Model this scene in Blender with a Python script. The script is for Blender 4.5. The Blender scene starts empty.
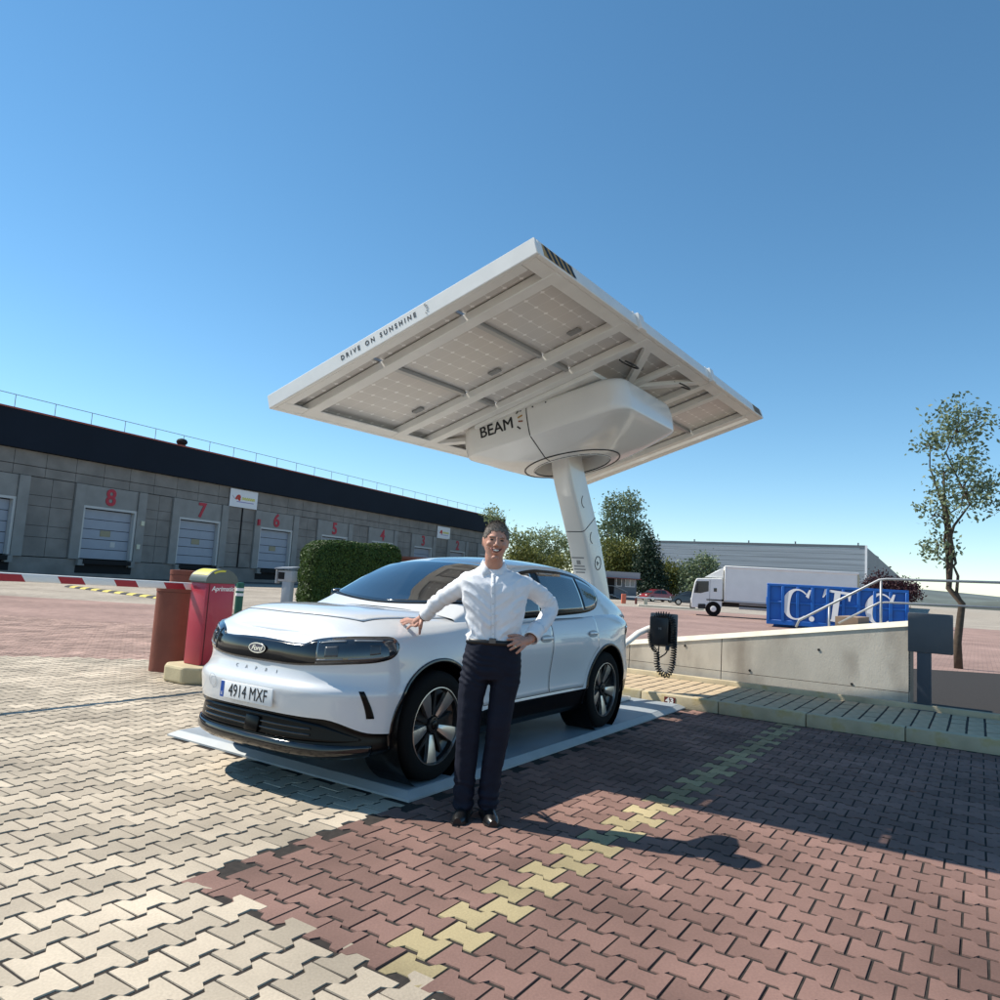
import bpy, bmesh, math, random
import numpy as np
from mathutils import Vector, Matrix, Euler
from mathutils.bvhtree import BVHTree
random.seed(7)
R = math.radians
sc = bpy.context.scene
col = sc.collection
# ---------------------------------------------------------------- camera
F_PX = 740.0; PITCH = R(6.12); ROLL = R(3.44); CAM_H = 1.455
cp, sp = math.cos(PITCH), math.sin(PITCH); cr, sr = math.cos(ROLL), math.sin(ROLL)
cam = bpy.data.cameras.new('camera'); cam.sensor_width = 36; cam.lens = F_PX / 1000 * 36
cam.clip_start = 0.05; cam.clip_end = 3000
camo = bpy.data.objects.new('camera', cam); col.objects.link(camo); sc.camera = camo
right = Vector((cr, -sr * sp, sr * cp)); up = Vector((-sr, -cr * sp, cr * cp)); fwd = Vector((0, cp, sp))
m = Matrix((right, up, -fwd)).transposed().to_4x4(); m.translation = (0, 0, CAM_H)
camo.matrix_world = m
# ---------------------------------------------------------------- sky and sun
SUN_EL = 49.0
SUN_DIR = Vector((-0.832, 0.2435, 0)).normalized() * math.cos(R(SUN_EL)) + Vector((0, 0, math.sin(R(SUN_EL))))
w = bpy.data.worlds.new('World'); sc.world = w; w.use_nodes = True
nt = w.node_tree; bg = nt.nodes['Background']
sky = nt.nodes.new('ShaderNodeTexSky'); sky.sky_type = 'NISHITA'; sky.sun_disc = False
sky.sun_elevation = R(SUN_EL); sky.sun_rotation = math.atan2(SUN_DIR.x, SUN_DIR.y)
sky.altitude = 650; sky.air_density = 1.0; sky.dust_density = 0.0; sky.ozone_density = 3.2
hsv = nt.nodes.new('ShaderNodeHueSaturation'); hsv.inputs['Hue'].default_value = .488; hsv.inputs['Saturation'].default_value = 1.14
nt.links.new(sky.outputs[0], hsv.inputs['Color']); nt.links.new(hsv.outputs[0], bg.inputs[0]); bg.inputs[1].default_value = 0.119
sl = bpy.data.lights.new('sun', 'SUN'); sl.energy = 4.6; sl.angle = R(0.5); sl.color = (1, 0.945, 0.84)
so = bpy.data.objects.new('sun', sl); col.objects.link(so)
so.rotation_euler = SUN_DIR.to_track_quat('Z', 'Y').to_euler(); so.location = (-20, 0, 30)
sc.view_settings.view_transform = 'Standard'; sc.view_settings.look = 'None'
sc.view_settings.exposure = 0.46; sc.view_settings.gamma = 1.0; sc.view_settings.use_curve_mapping = False
sc.render.engine = 'CYCLES'

# ---------------------------------------------------------------- pixel -> direction helpers (photo is 1000 x 1000)
def ray(u, v):
    X, Y = u - 500, v - 500
    x = X * cr + Y * sr; y = -X * sr + Y * cr
    return Vector((x, F_PX * cp + y * sp, F_PX * sp - y * cp)) / F_PX
CAMP = Vector((0, 0, CAM_H))
def onz(u, v, z=0.0):
    r = ray(u, v); return CAMP + r * ((z - CAM_H) / r.z)
def ony(u, v, Y):
    r = ray(u, v); return CAMP + r * (Y / r.y)
# bay frame: x forward along the parked car, y to the car's left
C0 = Vector((-1.108, 5.77, 0)); YAW = R(-123.1)
M_BAY = Matrix.Translation(C0) @ Matrix.Rotation(YAW, 4, 'Z')
def bay(x, y, z=0.0): return M_BAY @ Vector((x, y, z))
M_BAY_I = M_BAY.inverted()

# ---------------------------------------------------------------- materials
MATS = {}
def mat(name, base, rough=0.6, metal=0.0, var=0.0, vscale=5.0, bump=0.0, bscale=60.0, coat=0.0, spec=0.5,
        col2=None, c2scale=2.0, c2lo=0.45, c2hi=0.7, emit=None, rvar=0.0, trans=0.0, stretch=None, detail=4.0, ior=1.45, sss=0.0):
    if name in MATS: return MATS[name]
    mt = bpy.data.materials.new(name); mt.use_nodes = True; MATS[name] = mt
    n = mt.node_tree.nodes; l = mt.node_tree.links; b = n['Principled BSDF']
    b.inputs['Base Color'].default_value = (*base, 1); b.inputs['Roughness'].default_value = rough
    b.inputs['Metallic'].default_value = metal; b.inputs['Coat Weight'].default_value = coat
    b.inputs['Coat Roughness'].default_value = 0.03
    b.inputs['Specular IOR Level'].default_value = spec; b.inputs['IOR'].default_value = ior
    b.inputs['Transmission Weight'].default_value = trans
    if sss:
        b.inputs['Subsurface Weight'].default_value = sss; b.inputs['Subsurface Radius'].default_value = (.01, .004, .002)
    if emit: b.inputs['Emission Color'].default_value = (*emit[:3], 1); b.inputs['Emission Strength'].default_value = emit[3]
    if var or bump or col2 or rvar:
        tc = n.new('ShaderNodeNewGeometry') if False else n.new('ShaderNodeTexCoord')
        vec = tc.outputs['Object']
        if stretch:
            mp = n.new('ShaderNodeMapping'); mp.inputs['Scale'].default_value = stretch; l.new(vec, mp.inputs[0]); vec = mp.outputs[0]
        def noise(scale, det=detail):
            t = n.new('ShaderNodeTexNoise'); t.inputs['Scale'].default_value = scale; t.inputs['Detail'].default_value = det
            l.new(vec, t.inputs['Vector']); return t.outputs[0]
        cur = None
        if var:
            mr = n.new('ShaderNodeMapRange'); mr.inputs['From Min'].default_value = .25; mr.inputs['From Max'].default_value = .75
            mr.inputs['To Min'].default_value = 1 - var; mr.inputs['To Max'].default_value = 1 + var
            l.new(noise(vscale), mr.inputs['Value'])
            mx = n.new('ShaderNodeMix'); mx.data_type = 'RGBA'; mx.blend_type = 'MULTIPLY'; mx.inputs['Factor'].default_value = 1
            mx.inputs['A'].default_value = (*base, 1); l.new(mr.outputs[0], mx.inputs['B']); cur = mx.outputs['Result']
        if col2:
            mr2 = n.new('ShaderNodeMapRange'); mr2.inputs['From Min'].default_value = c2lo; mr2.inputs['From Max'].default_value = c2hi
            l.new(noise(c2scale, 6.0), mr2.inputs['Value'])
            mx2 = n.new('ShaderNodeMix'); mx2.data_type = 'RGBA'; l.new(mr2.outputs[0], mx2.inputs['Factor'])
            if cur: l.new(cur, mx2.inputs['A'])
            else: mx2.inputs['A'].default_value = (*base, 1)
            mx2.inputs['B'].default_value = (*col2, 1); cur = mx2.outputs['Result']
        if cur: l.new(cur, b.inputs['Base Color'])
        if rvar:
            mr3 = n.new('ShaderNodeMapRange'); mr3.inputs['To Min'].default_value = max(0, rough - rvar); mr3.inputs['To Max'].default_value = min(1, rough + rvar)
            l.new(noise(vscale * 2), mr3.inputs['Value']); l.new(mr3.outputs[0], b.inputs['Roughness'])
        if bump:
            bp = n.new('ShaderNodeBump'); bp.inputs['Strength'].default_value = bump; bp.inputs['Distance'].default_value = 0.01
            l.new(noise(bscale), bp.inputs['Height']); l.new(bp.outputs[0], b.inputs['Normal'])
    return mt

# ---------------------------------------------------------------- mesh builder
class MB:
    def __init__(s): s.v = []; s.f = []; s.mi = []; s.cur = 0
    def add(s, verts, faces, M=None):
        o = len(s.v)
        s.v += [tuple(M @ Vector(p)) if M is not None else tuple(p) for p in verts]
        s.f += [tuple(o + i for i in f) for f in faces]; s.mi += [s.cur] * len(faces); return s
    def box(s, c, d, M=None, rz=0.0):
        x, y, z = d[0] / 2, d[1] / 2, d[2] / 2
        vs = [Vector((sx * x, sy * y, sz * z)) for sz in (-1, 1) for sy in (-1, 1) for sx in (-1, 1)]
        if rz: vs = [Matrix.Rotation(rz, 3, 'Z') @ p for p in vs]
        vs = [p + Vector(c) for p in vs]
        return s.add(vs, [(0, 2, 3, 1), (4, 5, 7, 6), (0, 1, 5, 4), (2, 6, 7, 3), (0, 4, 6, 2), (1, 3, 7, 5)], M)
    def bm(s, b, M=None):
        b.verts.index_update()
        s.add([v.co.copy() for v in b.verts], [tuple(v.index for v in f.verts) for f in b.faces], M); b.free(); return s
    def rbox(s, c, d, r=0.02, seg=2, M=None, rot=None):
        b = bmesh.new(); bmesh.ops.create_cube(b, size=1)
        for v in b.verts: v.co = Vector((v.co.x * d[0], v.co.y * d[1], v.co.z * d[2]))
        bmesh.ops.bevel(b, geom=b.edges[:], offset=r, segments=seg, profile=.5, affect='EDGES')
        T = Matrix.Translation(Vector(c))
        if rot is not None: T = T @ rot.to_4x4()
        return s.bm(b, (M @ T) if M is not None else T)
    def prism(s, poly, z0, z1, M=None):
        n = len(poly); vs = [(x, y, z0) for x, y in poly] + [(x, y, z1) for x, y in poly]
        fs = [tuple(range(n - 1, -1, -1)), tuple(range(n, 2 * n))] + [(i, (i + 1) % n, n + (i + 1) % n, n + i) for i in range(n)]
        return s.add(vs, fs, M)
    def tube(s, pts, r, n=10, cap=True, M=None, closed=False):
        pts = [Vector(p) for p in pts]; k = len(pts); rs = r if hasattr(r, '__len__') else [r] * k
        vs = []; prev = None
        for i, p in enumerate(pts):
            if closed: t = pts[(i + 1) % k] - pts[i - 1]
            else: t = (pts[min(i + 1, k - 1)] - pts[max(i - 1, 0)])
            t.normalize()
            if prev is None:
                a = Vector((0, 0, 1)) if abs(t.z) < .9 else Vector((1, 0, 0)); nx = t.cross(a).normalized()
            else: nx = (prev - t * prev.dot(t)).normalized()
            prev = nx; ny = t.cross(nx)
            for j in range(n):
                a = 2 * math.pi * j / n; rr = rs[i]
                if hasattr(rr, '__len__'): vs.append(p + nx * math.cos(a) * rr[0] + ny * math.sin(a) * rr[1])
                else: vs.append(p + (nx * math.cos(a) + ny * math.sin(a)) * rr)
        fs = []
        for i in range(k if closed else k - 1):
            for j in range(n):
                i2 = (i + 1) % k; fs.append((i * n + j, i * n + (j + 1) % n, i2 * n + (j + 1) % n, i2 * n + j))
        if cap and not closed: fs += [tuple(range(n - 1, -1, -1)), tuple((k - 1) * n + j for j in range(n))]
        return s.add(vs, fs, M)
    def lathe(s, prof, n=24, M=None, closed=False):   # prof (r, h) round local z
        vs = []; fs = []; k = len(prof)
        for r, h in prof:
            for j in range(n):
                a = 2 * math.pi * j / n; vs.append((r * math.cos(a), r * math.sin(a), h))
        for i in range(k if closed else k - 1):
            for j in range(n):
                i2 = (i + 1) % k; fs.append((i * n + j, i * n + (j + 1) % n, i2 * n + (j + 1) % n, i2 * n + j))
        if not closed: fs += [tuple(range(n - 1, -1, -1)), tuple((k - 1) * n + j for j in range(n))]
        return s.add(vs, fs, M)
    def grid(s, P, M=None, wrap=False):          # P[i][j]
        k, n = len(P), len(P[0]); vs = [p for row in P for p in row]; fs = []
        for i in range(k - 1):
            for j in range(n if wrap else n - 1):
                j2 = (j + 1) % n; fs.append((i * n + j, i * n + j2, (i + 1) * n + j2, (i + 1) * n + j))
        return s.add(vs, fs, M)
    def shell(s, P, N, t, M=None):               # thick patch: P outer grid, N inward normals grid
        Q = [[Vector(p) + Vector(n_) * t for p, n_ in zip(a, b)] for a, b in zip(P, N)]
        k, n = len(P), len(P[0]); o = k * n
        vs = [p for row in P for p in row] + [q for row in Q for q in row]; fs = []
        for i in range(k - 1):
            for j in range(n - 1):
                a = (i * n + j, i * n + j + 1, (i + 1) * n + j + 1, (i + 1) * n + j)
                fs.append(a); fs.append(tuple(o + x for x in reversed(a)))
        bd = [(0, j) for j in range(n)] + [(i, n - 1) for i in range(1, k)] + [(k - 1, j) for j in range(n - 2, -1, -1)] + [(i, 0) for i in range(k - 2, 0, -1)]
        bd = [i * n + j for i, j in bd]
        for a, b_ in zip(bd, bd[1:] + bd[:1]): fs.append((b_, a, o + a, o + b_))
        return s.add(vs, fs, M)
    def mesh(s, name, mats, smooth=False, fix=True):
        me = bpy.data.meshes.new(name); me.from_pydata(s.v, [], s.f)
        for mt in (mats if isinstance(mats, (list, tuple)) else [mats]): me.materials.append(mt)
        if len(set(s.mi)) > 1: me.polygons.foreach_set('material_index', s.mi)
        if fix:
            b = bmesh.new(); b.from_mesh(me); bmesh.ops.recalc_face_normals(b, faces=b.faces[:]); b.to_mesh(me); b.free()
        if smooth:
            me.polygons.foreach_set('use_smooth', [True] * len(me.polygons))
            if smooth is not True: me.set_sharp_from_angle(angle=R(smooth))
        me.update(); return me
    def build(s, name, mats, parent=None, smooth=False, M=None, fix=True, loc=None):
        return link(name, s.mesh(name, mats, smooth, fix), parent, M, loc)

def link(name, me, parent=None, M=None, loc=None):
    o = bpy.data.objects.new(name, me); col.objects.link(o)
    if parent is not None: o.parent = parent
    if M is not None: o.matrix_local = M
    if loc is not None: o.location = loc
    return o
def tag(o, label, cat, group=None, kind=None):
    if label: o['label'] = label
    if cat: o['category'] = cat
    if group: o['group'] = group
    if kind: o['kind'] = kind
    return o
def thing(name, label, cat, loc=(0, 0, 0), rz=0.0, group=None, M=None):
    o = bpy.data.objects.new(name, None); col.objects.link(o); o.empty_display_size = .2
    if M is not None: o.matrix_world = M
    else: o.location = loc; o.rotation_euler = (0, 0, rz)
    return tag(o, label, cat, group)
def struct(o): o['kind'] = 'structure'; return o
def copy_tree(o, parent=None):
    c = o.copy(); col.objects.link(c)
    if parent is not None: c.parent = parent
    for ch in list(o.children): copy_tree(ch, c)
    return c
def eval_mesh(o, name):
    dg = bpy.context.evaluated_depsgraph_get(); dg.update()
    return bpy.data.meshes.new_from_object(o.evaluated_get(dg), depsgraph=dg)
def text_mesh(body, size, ext, mt, offset=0.0, shear=0.0, spacing=1.0, align='CENTER', name='lettering'):
    cu = bpy.data.curves.new('t', 'FONT'); cu.body = body; cu.size = size; cu.extrude = ext; cu.offset = offset
    cu.shear = shear; cu.space_character = spacing; cu.align_x = align; cu.align_y = 'CENTER'; cu.resolution_u = 4
    o = bpy.data.objects.new('t', cu); col.objects.link(o)
    me = eval_mesh(o, name); me.name = name; bpy.data.objects.remove(o); bpy.data.curves.remove(cu)
    me.materials.clear(); me.materials.append(mt); return me
def frame(origin, xdir, zdir):
    x = Vector(xdir).normalized(); z = Vector(zdir); z = (z - x * z.dot(x)).normalized(); y = z.cross(x)
    M = Matrix((x, y, z)).transposed().to_4x4(); M.translation = Vector(origin); return M
def lerp(a, b, t): return a + (b - a) * t
def interp(xs, ys):
    """smooth monotone interpolator (pchip)"""
    xs = np.array(xs, float); ys = np.array(ys, float)
    if xs[0] > xs[-1]: xs = xs[::-1]; ys = ys[::-1]
    h = np.diff(xs); dl = np.diff(ys) / h; d = np.zeros(len(xs))
    for i in range(1, len(xs) - 1):
        if dl[i - 1] * dl[i] > 0:
            w1 = 2 * h[i] + h[i - 1]; w2 = h[i] + 2 * h[i - 1]; d[i] = (w1 + w2) / (w1 / dl[i - 1] + w2 / dl[i])
    d[0] = dl[0]; d[-1] = dl[-1]
    def f(x):
        x = min(max(x, xs[0]), xs[-1]); i = min(int(np.searchsorted(xs, x, side='right')) - 1, len(xs) - 2); i = max(i, 0)
        t = (x - xs[i]) / h[i]
        return float((2 * t**3 - 3 * t**2 + 1) * ys[i] + (t**3 - 2 * t**2 + t) * h[i] * d[i] + (-2 * t**3 + 3 * t**2) * ys[i + 1] + (t**3 - t**2) * h[i] * d[i + 1])
    return f
# ================================================================ ground
def paver_mat(name, base, dark=0.55):
    mt = bpy.data.materials.new(name); mt.use_nodes = True; n = mt.node_tree.nodes; l = mt.node_tree.links; b = n['Principled BSDF']
    b.inputs['Roughness'].default_value = .85; b.inputs['Specular IOR Level'].default_value = .25
    g = n.new('ShaderNodeNewGeometry'); oi = n.new('ShaderNodeObjectInfo')
    ad = n.new('ShaderNodeMath'); ad.operation = 'ADD'; l.new(g.outputs['Random Per Island'], ad.inputs[0]); l.new(oi.outputs['Random'], ad.inputs[1])
    fr = n.new('ShaderNodeMath'); fr.operation = 'FRACT'; l.new(ad.outputs[0], fr.inputs[0])
    mr = n.new('ShaderNodeMapRange'); mr.inputs['To Min'].default_value = .78; mr.inputs['To Max'].default_value = 1.18; l.new(fr.outputs[0], mr.inputs['Value'])
    t1 = n.new('ShaderNodeTexNoise'); t1.inputs['Scale'].default_value = 1.1; t1.inputs['Detail'].default_value = 6; l.new(g.outputs['Position'], t1.inputs['Vector'])
    m1 = n.new('ShaderNodeMapRange'); m1.inputs['From Min'].default_value = .3; m1.inputs['From Max'].default_value = .7; m1.inputs['To Min'].default_value = .66; m1.inputs['To Max'].default_value = 1.16; l.new(t1.outputs[0], m1.inputs['Value'])
    t2 = n.new('ShaderNodeTexNoise'); t2.inputs['Scale'].default_value = 90; t2.inputs['Detail'].default_value = 3; l.new(g.outputs['Position'], t2.inputs['Vector'])
    m2 = n.new('ShaderNodeMapRange'); m2.inputs['To Min'].default_value = .8; m2.inputs['To Max'].default_value = 1.2; l.new(t2.outputs[0], m2.inputs['Value'])
    a = n.new('ShaderNodeMath'); a.operation = 'MULTIPLY'; l.new(mr.outputs[0], a.inputs[0]); l.new(m1.outputs[0], a.inputs[1])
    c = n.new('ShaderNodeMath'); c.operation = 'MULTIPLY'; l.new(a.outputs[0], c.inputs[0]); l.new(m2.outputs[0], c.inputs[1])
    mx = n.new('ShaderNodeMix'); mx.data_type = 'RGBA'; mx.blend_type = 'MULTIPLY'; mx.inputs['Factor'].default_value = 1
    mx.inputs['A'].default_value = (*base, 1); l.new(c.outputs[0], mx.inputs['B']); l.new(mx.outputs['Result'], b.inputs['Base Color'])
    bp = n.new('ShaderNodeBump'); bp.inputs['Strength'].default_value = .35; bp.inputs['Distance'].default_value = .004; l.new(t2.outputs[0], bp.inputs['Height']); l.new(bp.outputs[0], b.inputs['Normal'])
    return mt
def far_paving(name, base, joint):
    mt = bpy.data.materials.new(name); mt.use_nodes = True; n = mt.node_tree.nodes; l = mt.node_tree.links; b = n['Principled BSDF']
    b.inputs['Roughness'].default_value = .9; b.inputs['Specular IOR Level'].default_value = .2
    g = n.new('ShaderNodeNewGeometry'); mp = n.new('ShaderNodeMapping'); mp.inputs['Rotation'].default_value = (0, 0, R(33)); l.new(g.outputs['Position'], mp.inputs[0])
    br = n.new('ShaderNodeTexBrick'); br.inputs['Scale'].default_value = 1; br.inputs['Brick Width'].default_value = .2; br.inputs['Row Height'].default_value = .165
    br.inputs['Mortar Size'].default_value = .007; br.inputs['Color1'].default_value = (*base, 1); br.inputs['Color2'].default_value = (*[x * .8 for x in base], 1)
    br.inputs['Mortar'].default_value = (*joint, 1); l.new(mp.outputs[0], br.inputs['Vector'])
    t1 = n.new('ShaderNodeTexNoise'); t1.inputs['Scale'].default_value = .35; t1.inputs['Detail'].default_value = 8; l.new(g.outputs['Position'], t1.inputs['Vector'])
    m1 = n.new('ShaderNodeMapRange'); m1.inputs['From Min'].default_value = .3; m1.inputs['From Max'].default_value = .7; m1.inputs['To Min'].default_value = .75; m1.inputs['To Max'].default_value = 1.15; l.new(t1.outputs[0], m1.inputs['Value'])
    mx = n.new('ShaderNodeMix'); mx.data_type = 'RGBA'; mx.blend_type = 'MULTIPLY'; mx.inputs['Factor'].default_value = 1
    l.new(br.outputs['Color'], mx.inputs['A']); l.new(m1.outputs[0], mx.inputs['B']); l.new(mx.outputs['Result'], b.inputs['Base Color'])
    return mt
BEIGE = (.50, .42, .32); RED = (.40, .265, .215); BROWN = (.235, .138, .112); STRIP = (.42, .34, .19)
M_pb = paver_mat('paver_beige', BEIGE); M_pr = paver_mat('paver_red', RED); M_pd = paver_mat('paver_brown', BROWN); M_ps = paver_mat('paver_strip', STRIP)
M_far = far_paving('far_paving', (.44, .38, .31), (.2, .17, .14)); M_farred = far_paving('far_red_paving', (.38, .25, .21), (.2, .14, .12))
M_sand = mat('joint_sand', (.028, .022, .018), .95, var=.4, vscale=30)
gp = MB(); gp.add([(-1500, -60, -.03), (1500, -60, -.03), (1500, 2500, -.03), (-1500, 2500, -.03)], [(0, 1, 2, 3)])
ground = struct(gp.build('ground', M_far))
def zone(x, y):                                   # bay coordinates -> paving colour
    if y > .93 and x < 1.9:
        if 2.15 < y < 2.32: return 3
        return 2
    P = bay(x, y)
    if x < .2 and P.x < -3.0 and 10.9 + .25 * (P.x + 5) < P.y < 24 and y < -2.5: return 1
    return 0
LP, HP, AP = .2, .165, .018
def paver_outline(ins):
    t = [(-.5, 1), (-.3, 1), (-.2, -1), (.2, -1), (.3, 1), (.5, 1)]
    pts = [(a * LP, HP / 2 + b * AP) for a, b in t] + [(a * LP, -HP / 2 - b * AP) for a, b in reversed(t)]
    o = []
    for (a, b) in pts:
        o.append((a - math.copysign(ins * .7, a), b - math.copysign(ins * 1.35, b)))
    return o
po_t, po_b = paver_outline(.0088), paver_outline(.0052)
def paver_geo():
    n = 12; vs = [(a, b, 0.0) for a, b in po_t] + [(a, b, -.016) for a, b in po_b]
    return vs, [tuple(range(n))] + [(i, n + i, n + (i + 1) % n, (i + 1) % n) for i in range(n)]
pv, pf = paver_geo()
pv_x, pf_x = pv, pf
pv_y = [(b, a, z) for a, b, z in pv]; pf_y = [tuple(reversed(f)) for f in pf]
from_px = lambda P: None
def project(P):
    q = P - CAMP; d = q.y * cp + q.z * sp
    if d < .3: return None
    u = -q.y * sp + q.z * cp; x = q.x / d * F_PX; y = -u / d * F_PX
    return 500 + x * cr - y * sr, 500 + x * sr + y * cr, d
cells = []
MAXD = 16.5
for k in range(-140, 90):
    y = (k + .55) * HP
    for i in range(-120, 45):
        x = (i + .5 * (k % 2)) * LP
        P = bay(x, y); q = project(P)
        if q is None or not (-45 < q[0] < 1045 and q[1] < 1045) or q[2] > MAXD: continue
        if -5.08 < x < .40 and -1.66 < y < 1.05: continue                       # the steel base plate stands here
        if x < -5.07 and y > -2.6: continue                                        # kerb and pavement
        if y > .93 and x < 1.95: continue
        cells.append((q[2], x, y, zone(x, y)))
for i in range(-60, 12):                                    # brown bays: laid the other way round
    x = (i + .5) * HP
    for k in range(4, 60):
        y = (k + .5 * (i % 2)) * LP
        q = project(bay(x, y))
        if y < 1.05 or q is None or not (-45 < q[0] < 1045 and q[1] < 1045) or q[2] > MAXD or x < -4.93: continue
        cells.append((q[2], x, y, 3 if 2.14 < y <= 2.345 else 2))
cells.sort()
PM = [M_pb, M_pr, M_pd, M_ps]
pav_me = []
for mt in PM:
    mb = MB(); mb.add(*((pv_y, pf_y) if mt in (M_pd, M_ps) else (pv, pf))); pav_me.append(mb.mesh('paver', mt))
PB = []
rng = random.Random(3)
block = struct(bpy.data.objects.new('block_paving', None)); col.objects.link(block); block.matrix_world = M_BAY
rest = [MB() for _ in PM]
vis = [c for c in cells if True]
n_ind = 0
for d, x, y, zn in vis:
    dz = rng.uniform(-.0025, .0015); rx, ry = rng.gauss(0, .007), rng.gauss(0, .007)
    Mx = Matrix.Translation((x, y, dz)) @ Euler((rx, ry, rng.gauss(0, .008))).to_matrix().to_4x4()
    u = project(bay(x, y))
    if n_ind < 300 and 0 < u[0] < 1000 and u[1] < 1005 and not (-0.9 < x < .9 and -1 < y < .95):
        link('paver', pav_me[zn], block, Mx); n_ind += 1
    else: rest[zn].add(*((pv_y, pf_y) if zn > 1 else (pv, pf)), Mx)
for zn, nm in enumerate(('beige_pavers', 'red_pavers', 'brown_pavers', 'bay_line_pavers')):
    if rest[zn].v:
        o = rest[zn].build(nm, PM[zn], block, fix=False); o['kind'] = 'stuff'
sb = MB()                                                                          # bedding sand seen in the joints
sb.add([(p.x, p.y, -.0055) for p in (Vector((-17, 1, 0)), Vector((17, 1, 0)), Vector((14, 17.2, 0)), Vector((-14, 17.2, 0)))], [(0, 1, 2, 3)])
o = struct(sb.build('paving_bed', M_sand))
# far lanes of red blocks
def sheet(name, pts, z, mt):
    mb = MB(); mb.add([(x, y, z) for x, y in pts], [tuple(range(len(pts)))]); return struct(mb.build(name, mt))
sheet('red_lane', [(-16, 16.0), (-6.2, 16.0), (-7.5, 24), (-24, 24)], -.002, M_farred)
sheet('red_yard', [(1.5, 16.3), (30, 16.3), (60, 50), (2, 58)], -.008, M_farred)
sheet('dock_apron', [(-60, 44), (-27.5, 44), (-9, 76), (6, 105), (-4, 110), (-60, 60)], -.008, mat('dock_asphalt', (.085, .08, .08), .9, var=.25, vscale=.4))

# ================================================================ kerb, pavement, retaining wall (bay frame)
M_kerb = mat('kerb_concrete', (.50, .42, .28), .9, var=.2, vscale=3, bump=.4, bscale=80, col2=(.42, .29, .06), c2scale=3.3, c2lo=.58, c2hi=.78)
M_tile = mat('pavement_tile', (.53, .40, .255), .9, var=.22, vscale=4, bump=.3, bscale=70)
kroot = struct(bpy.data.objects.new('kerb', None)); col.objects.link(kroot); kroot.matrix_world = M_BAY
kb = MB(); kb.rbox((0, 0, .02), (.15, .992, .24), .016, 2); kme = kb.mesh('kerb_stone', M_kerb, 40)
for i in range(12):
    o = link('kerb_stone', kme, kroot, Matrix.Translation((-5.085 + rng.uniform(-.004, .004), -2.1 + i * 1.0, rng.uniform(-.004, .004))))
proot = struct(bpy.data.objects.new('pavement', None)); col.objects.link(proot); proot.matrix_world = M_BAY
mb = MB(); mb.box((-5.95, 3.3, .05), (1.56, 11.9, .16)); mb.build('pavement_bed', M_sand, proot)
tb = MB(); tb.rbox((0, 0, 0), (.368, .152, .04), .005, 1); tme = tb.mesh('pavement_tile', M_tile, 40)
for r_ in range(4):
    for i in range(75):
        y = -2.5 + i * .172
        if y > 9.2: continue
        link('pavement_tile', tme, proot, Matrix.Translation((-5.36 - r_ * .395, y, .114 + rng.uniform(-.003, .003))))
fb = MB(); fb.rbox((-6.79, 3.3, .10), (.1, 11.9, .2), .01, 2); fb.build('edging_strip', M_kerb, proot, 40)

M_conc = mat('wall_concrete', (.62, .55, .455), .92, var=.16, vscale=2.5, bump=.25, bscale=70, col2=(.36, .30, .24), c2scale=2.0, c2lo=.5, c2hi=.72, stretch=(1, 1, .45))
M_cop = mat('coping_concrete', (.70, .64, .52), .9, var=.12, vscale=5, bump=.3, bscale=60)
M_dark = mat('dark_hole', (.03, .028, .026), .9)
wroot = thing('retaining_wall', 'long weathered concrete retaining wall behind the yellow kerb, its top rising to the stairs', 'wall', M=M_BAY)
ztop = lambda y: .715 + .158 * y
XW = -6.98
def wall_seg(y0, y1, z0, z1fn, x0=XW, t=.28, name='wall_panel', mt=M_conc):
    mb = MB()
    mb.add([(x0, y0, z0), (x0, y1, z0), (x0, y1, z1fn(y1)), (x0, y0, z1fn(y0)), (x0 - t, y0, z0), (x0 - t, y1, z0), (x0 - t, y1, z1fn(y1)), (x0 - t, y0, z1fn(y0))],
           [(0, 1, 2, 3), (5, 4, 7, 6), (3, 2, 6, 7), (1, 0, 4, 5), (1, 5, 6, 2), (0, 3, 7, 4)])
    return mb.build(name, mt, wroot)
ys = [-2.6, -.6, .855, 3.30]
for a, b in zip(ys, ys[1:]):
    wall_seg(a + .006, b - .006, .31, lambda y: ztop(y) - .07)
    wall_seg(a + .006, b - .006, -.02, lambda y: .302, name='wall_base_panel', x0=XW + .004)
    wall_seg(a + .006, b - .006, 0, lambda y: ztop(y) - .075, x0=XW - .012, t=.25, name='wall_core', mt=M_dark)
mb = MB()
def cop(mb, y0, y1):
    z0, z1 = ztop(y0), ztop(y1); xa, xb = XW + .012, XW - .30; xc = XW - .06
    vs = [(xa, y0, z0 - .07), (xa, y1, z1 - .07), (xc, y1, z1), (xc, y0, z0), (xb, y0, z0 - .07), (xb, y1, z1 - .07), (xb, y1, z1), (xb, y0, z0)]
    mb.add(vs, [(0, 1, 2, 3), (5, 4, 7, 6), (3, 2, 6, 7), (1, 0, 4, 5), (1, 5, 6, 2), (0, 3, 7, 4)])
cop(mb, -2.6, 3.31); mb.build('coping', M_cop, wroot)
for (y, z) in [(.13, .35), (1.27, .36), (2.62, .335), (2.2, .75), (.3, .62)]:
    hb = MB(); hb.lathe([(.018, 0), (.018, .006)], 10, frame((XW + .002, y, z), (0, 1, 0), (1, 0, 0))); hb.build('tie_hole', M_dark, wroot)
# number plate 43 on the kerb face
n43 = thing('bay_number_plate', 'small maroon plate with white number 43 on the kerb face', 'sign', M=M_BAY @ frame((-5.0085, .79, .068), (0, 1, 0), (1, 0, 0)))
mb = MB(); mb.rbox((0, 0, .003), (.145, .085, .006), .002, 1); mb.build('plate', mat('maroon', (.12, .012, .012), .5), n43)
link('lettering', text_mesh('43', .085, .001, mat('white_paint', (.8, .8, .78), .6), offset=.003), n43, Matrix.Translation((0, -.002, .0075)) @ Matrix.Scale(1.25, 4, (1, 0, 0)))
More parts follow.
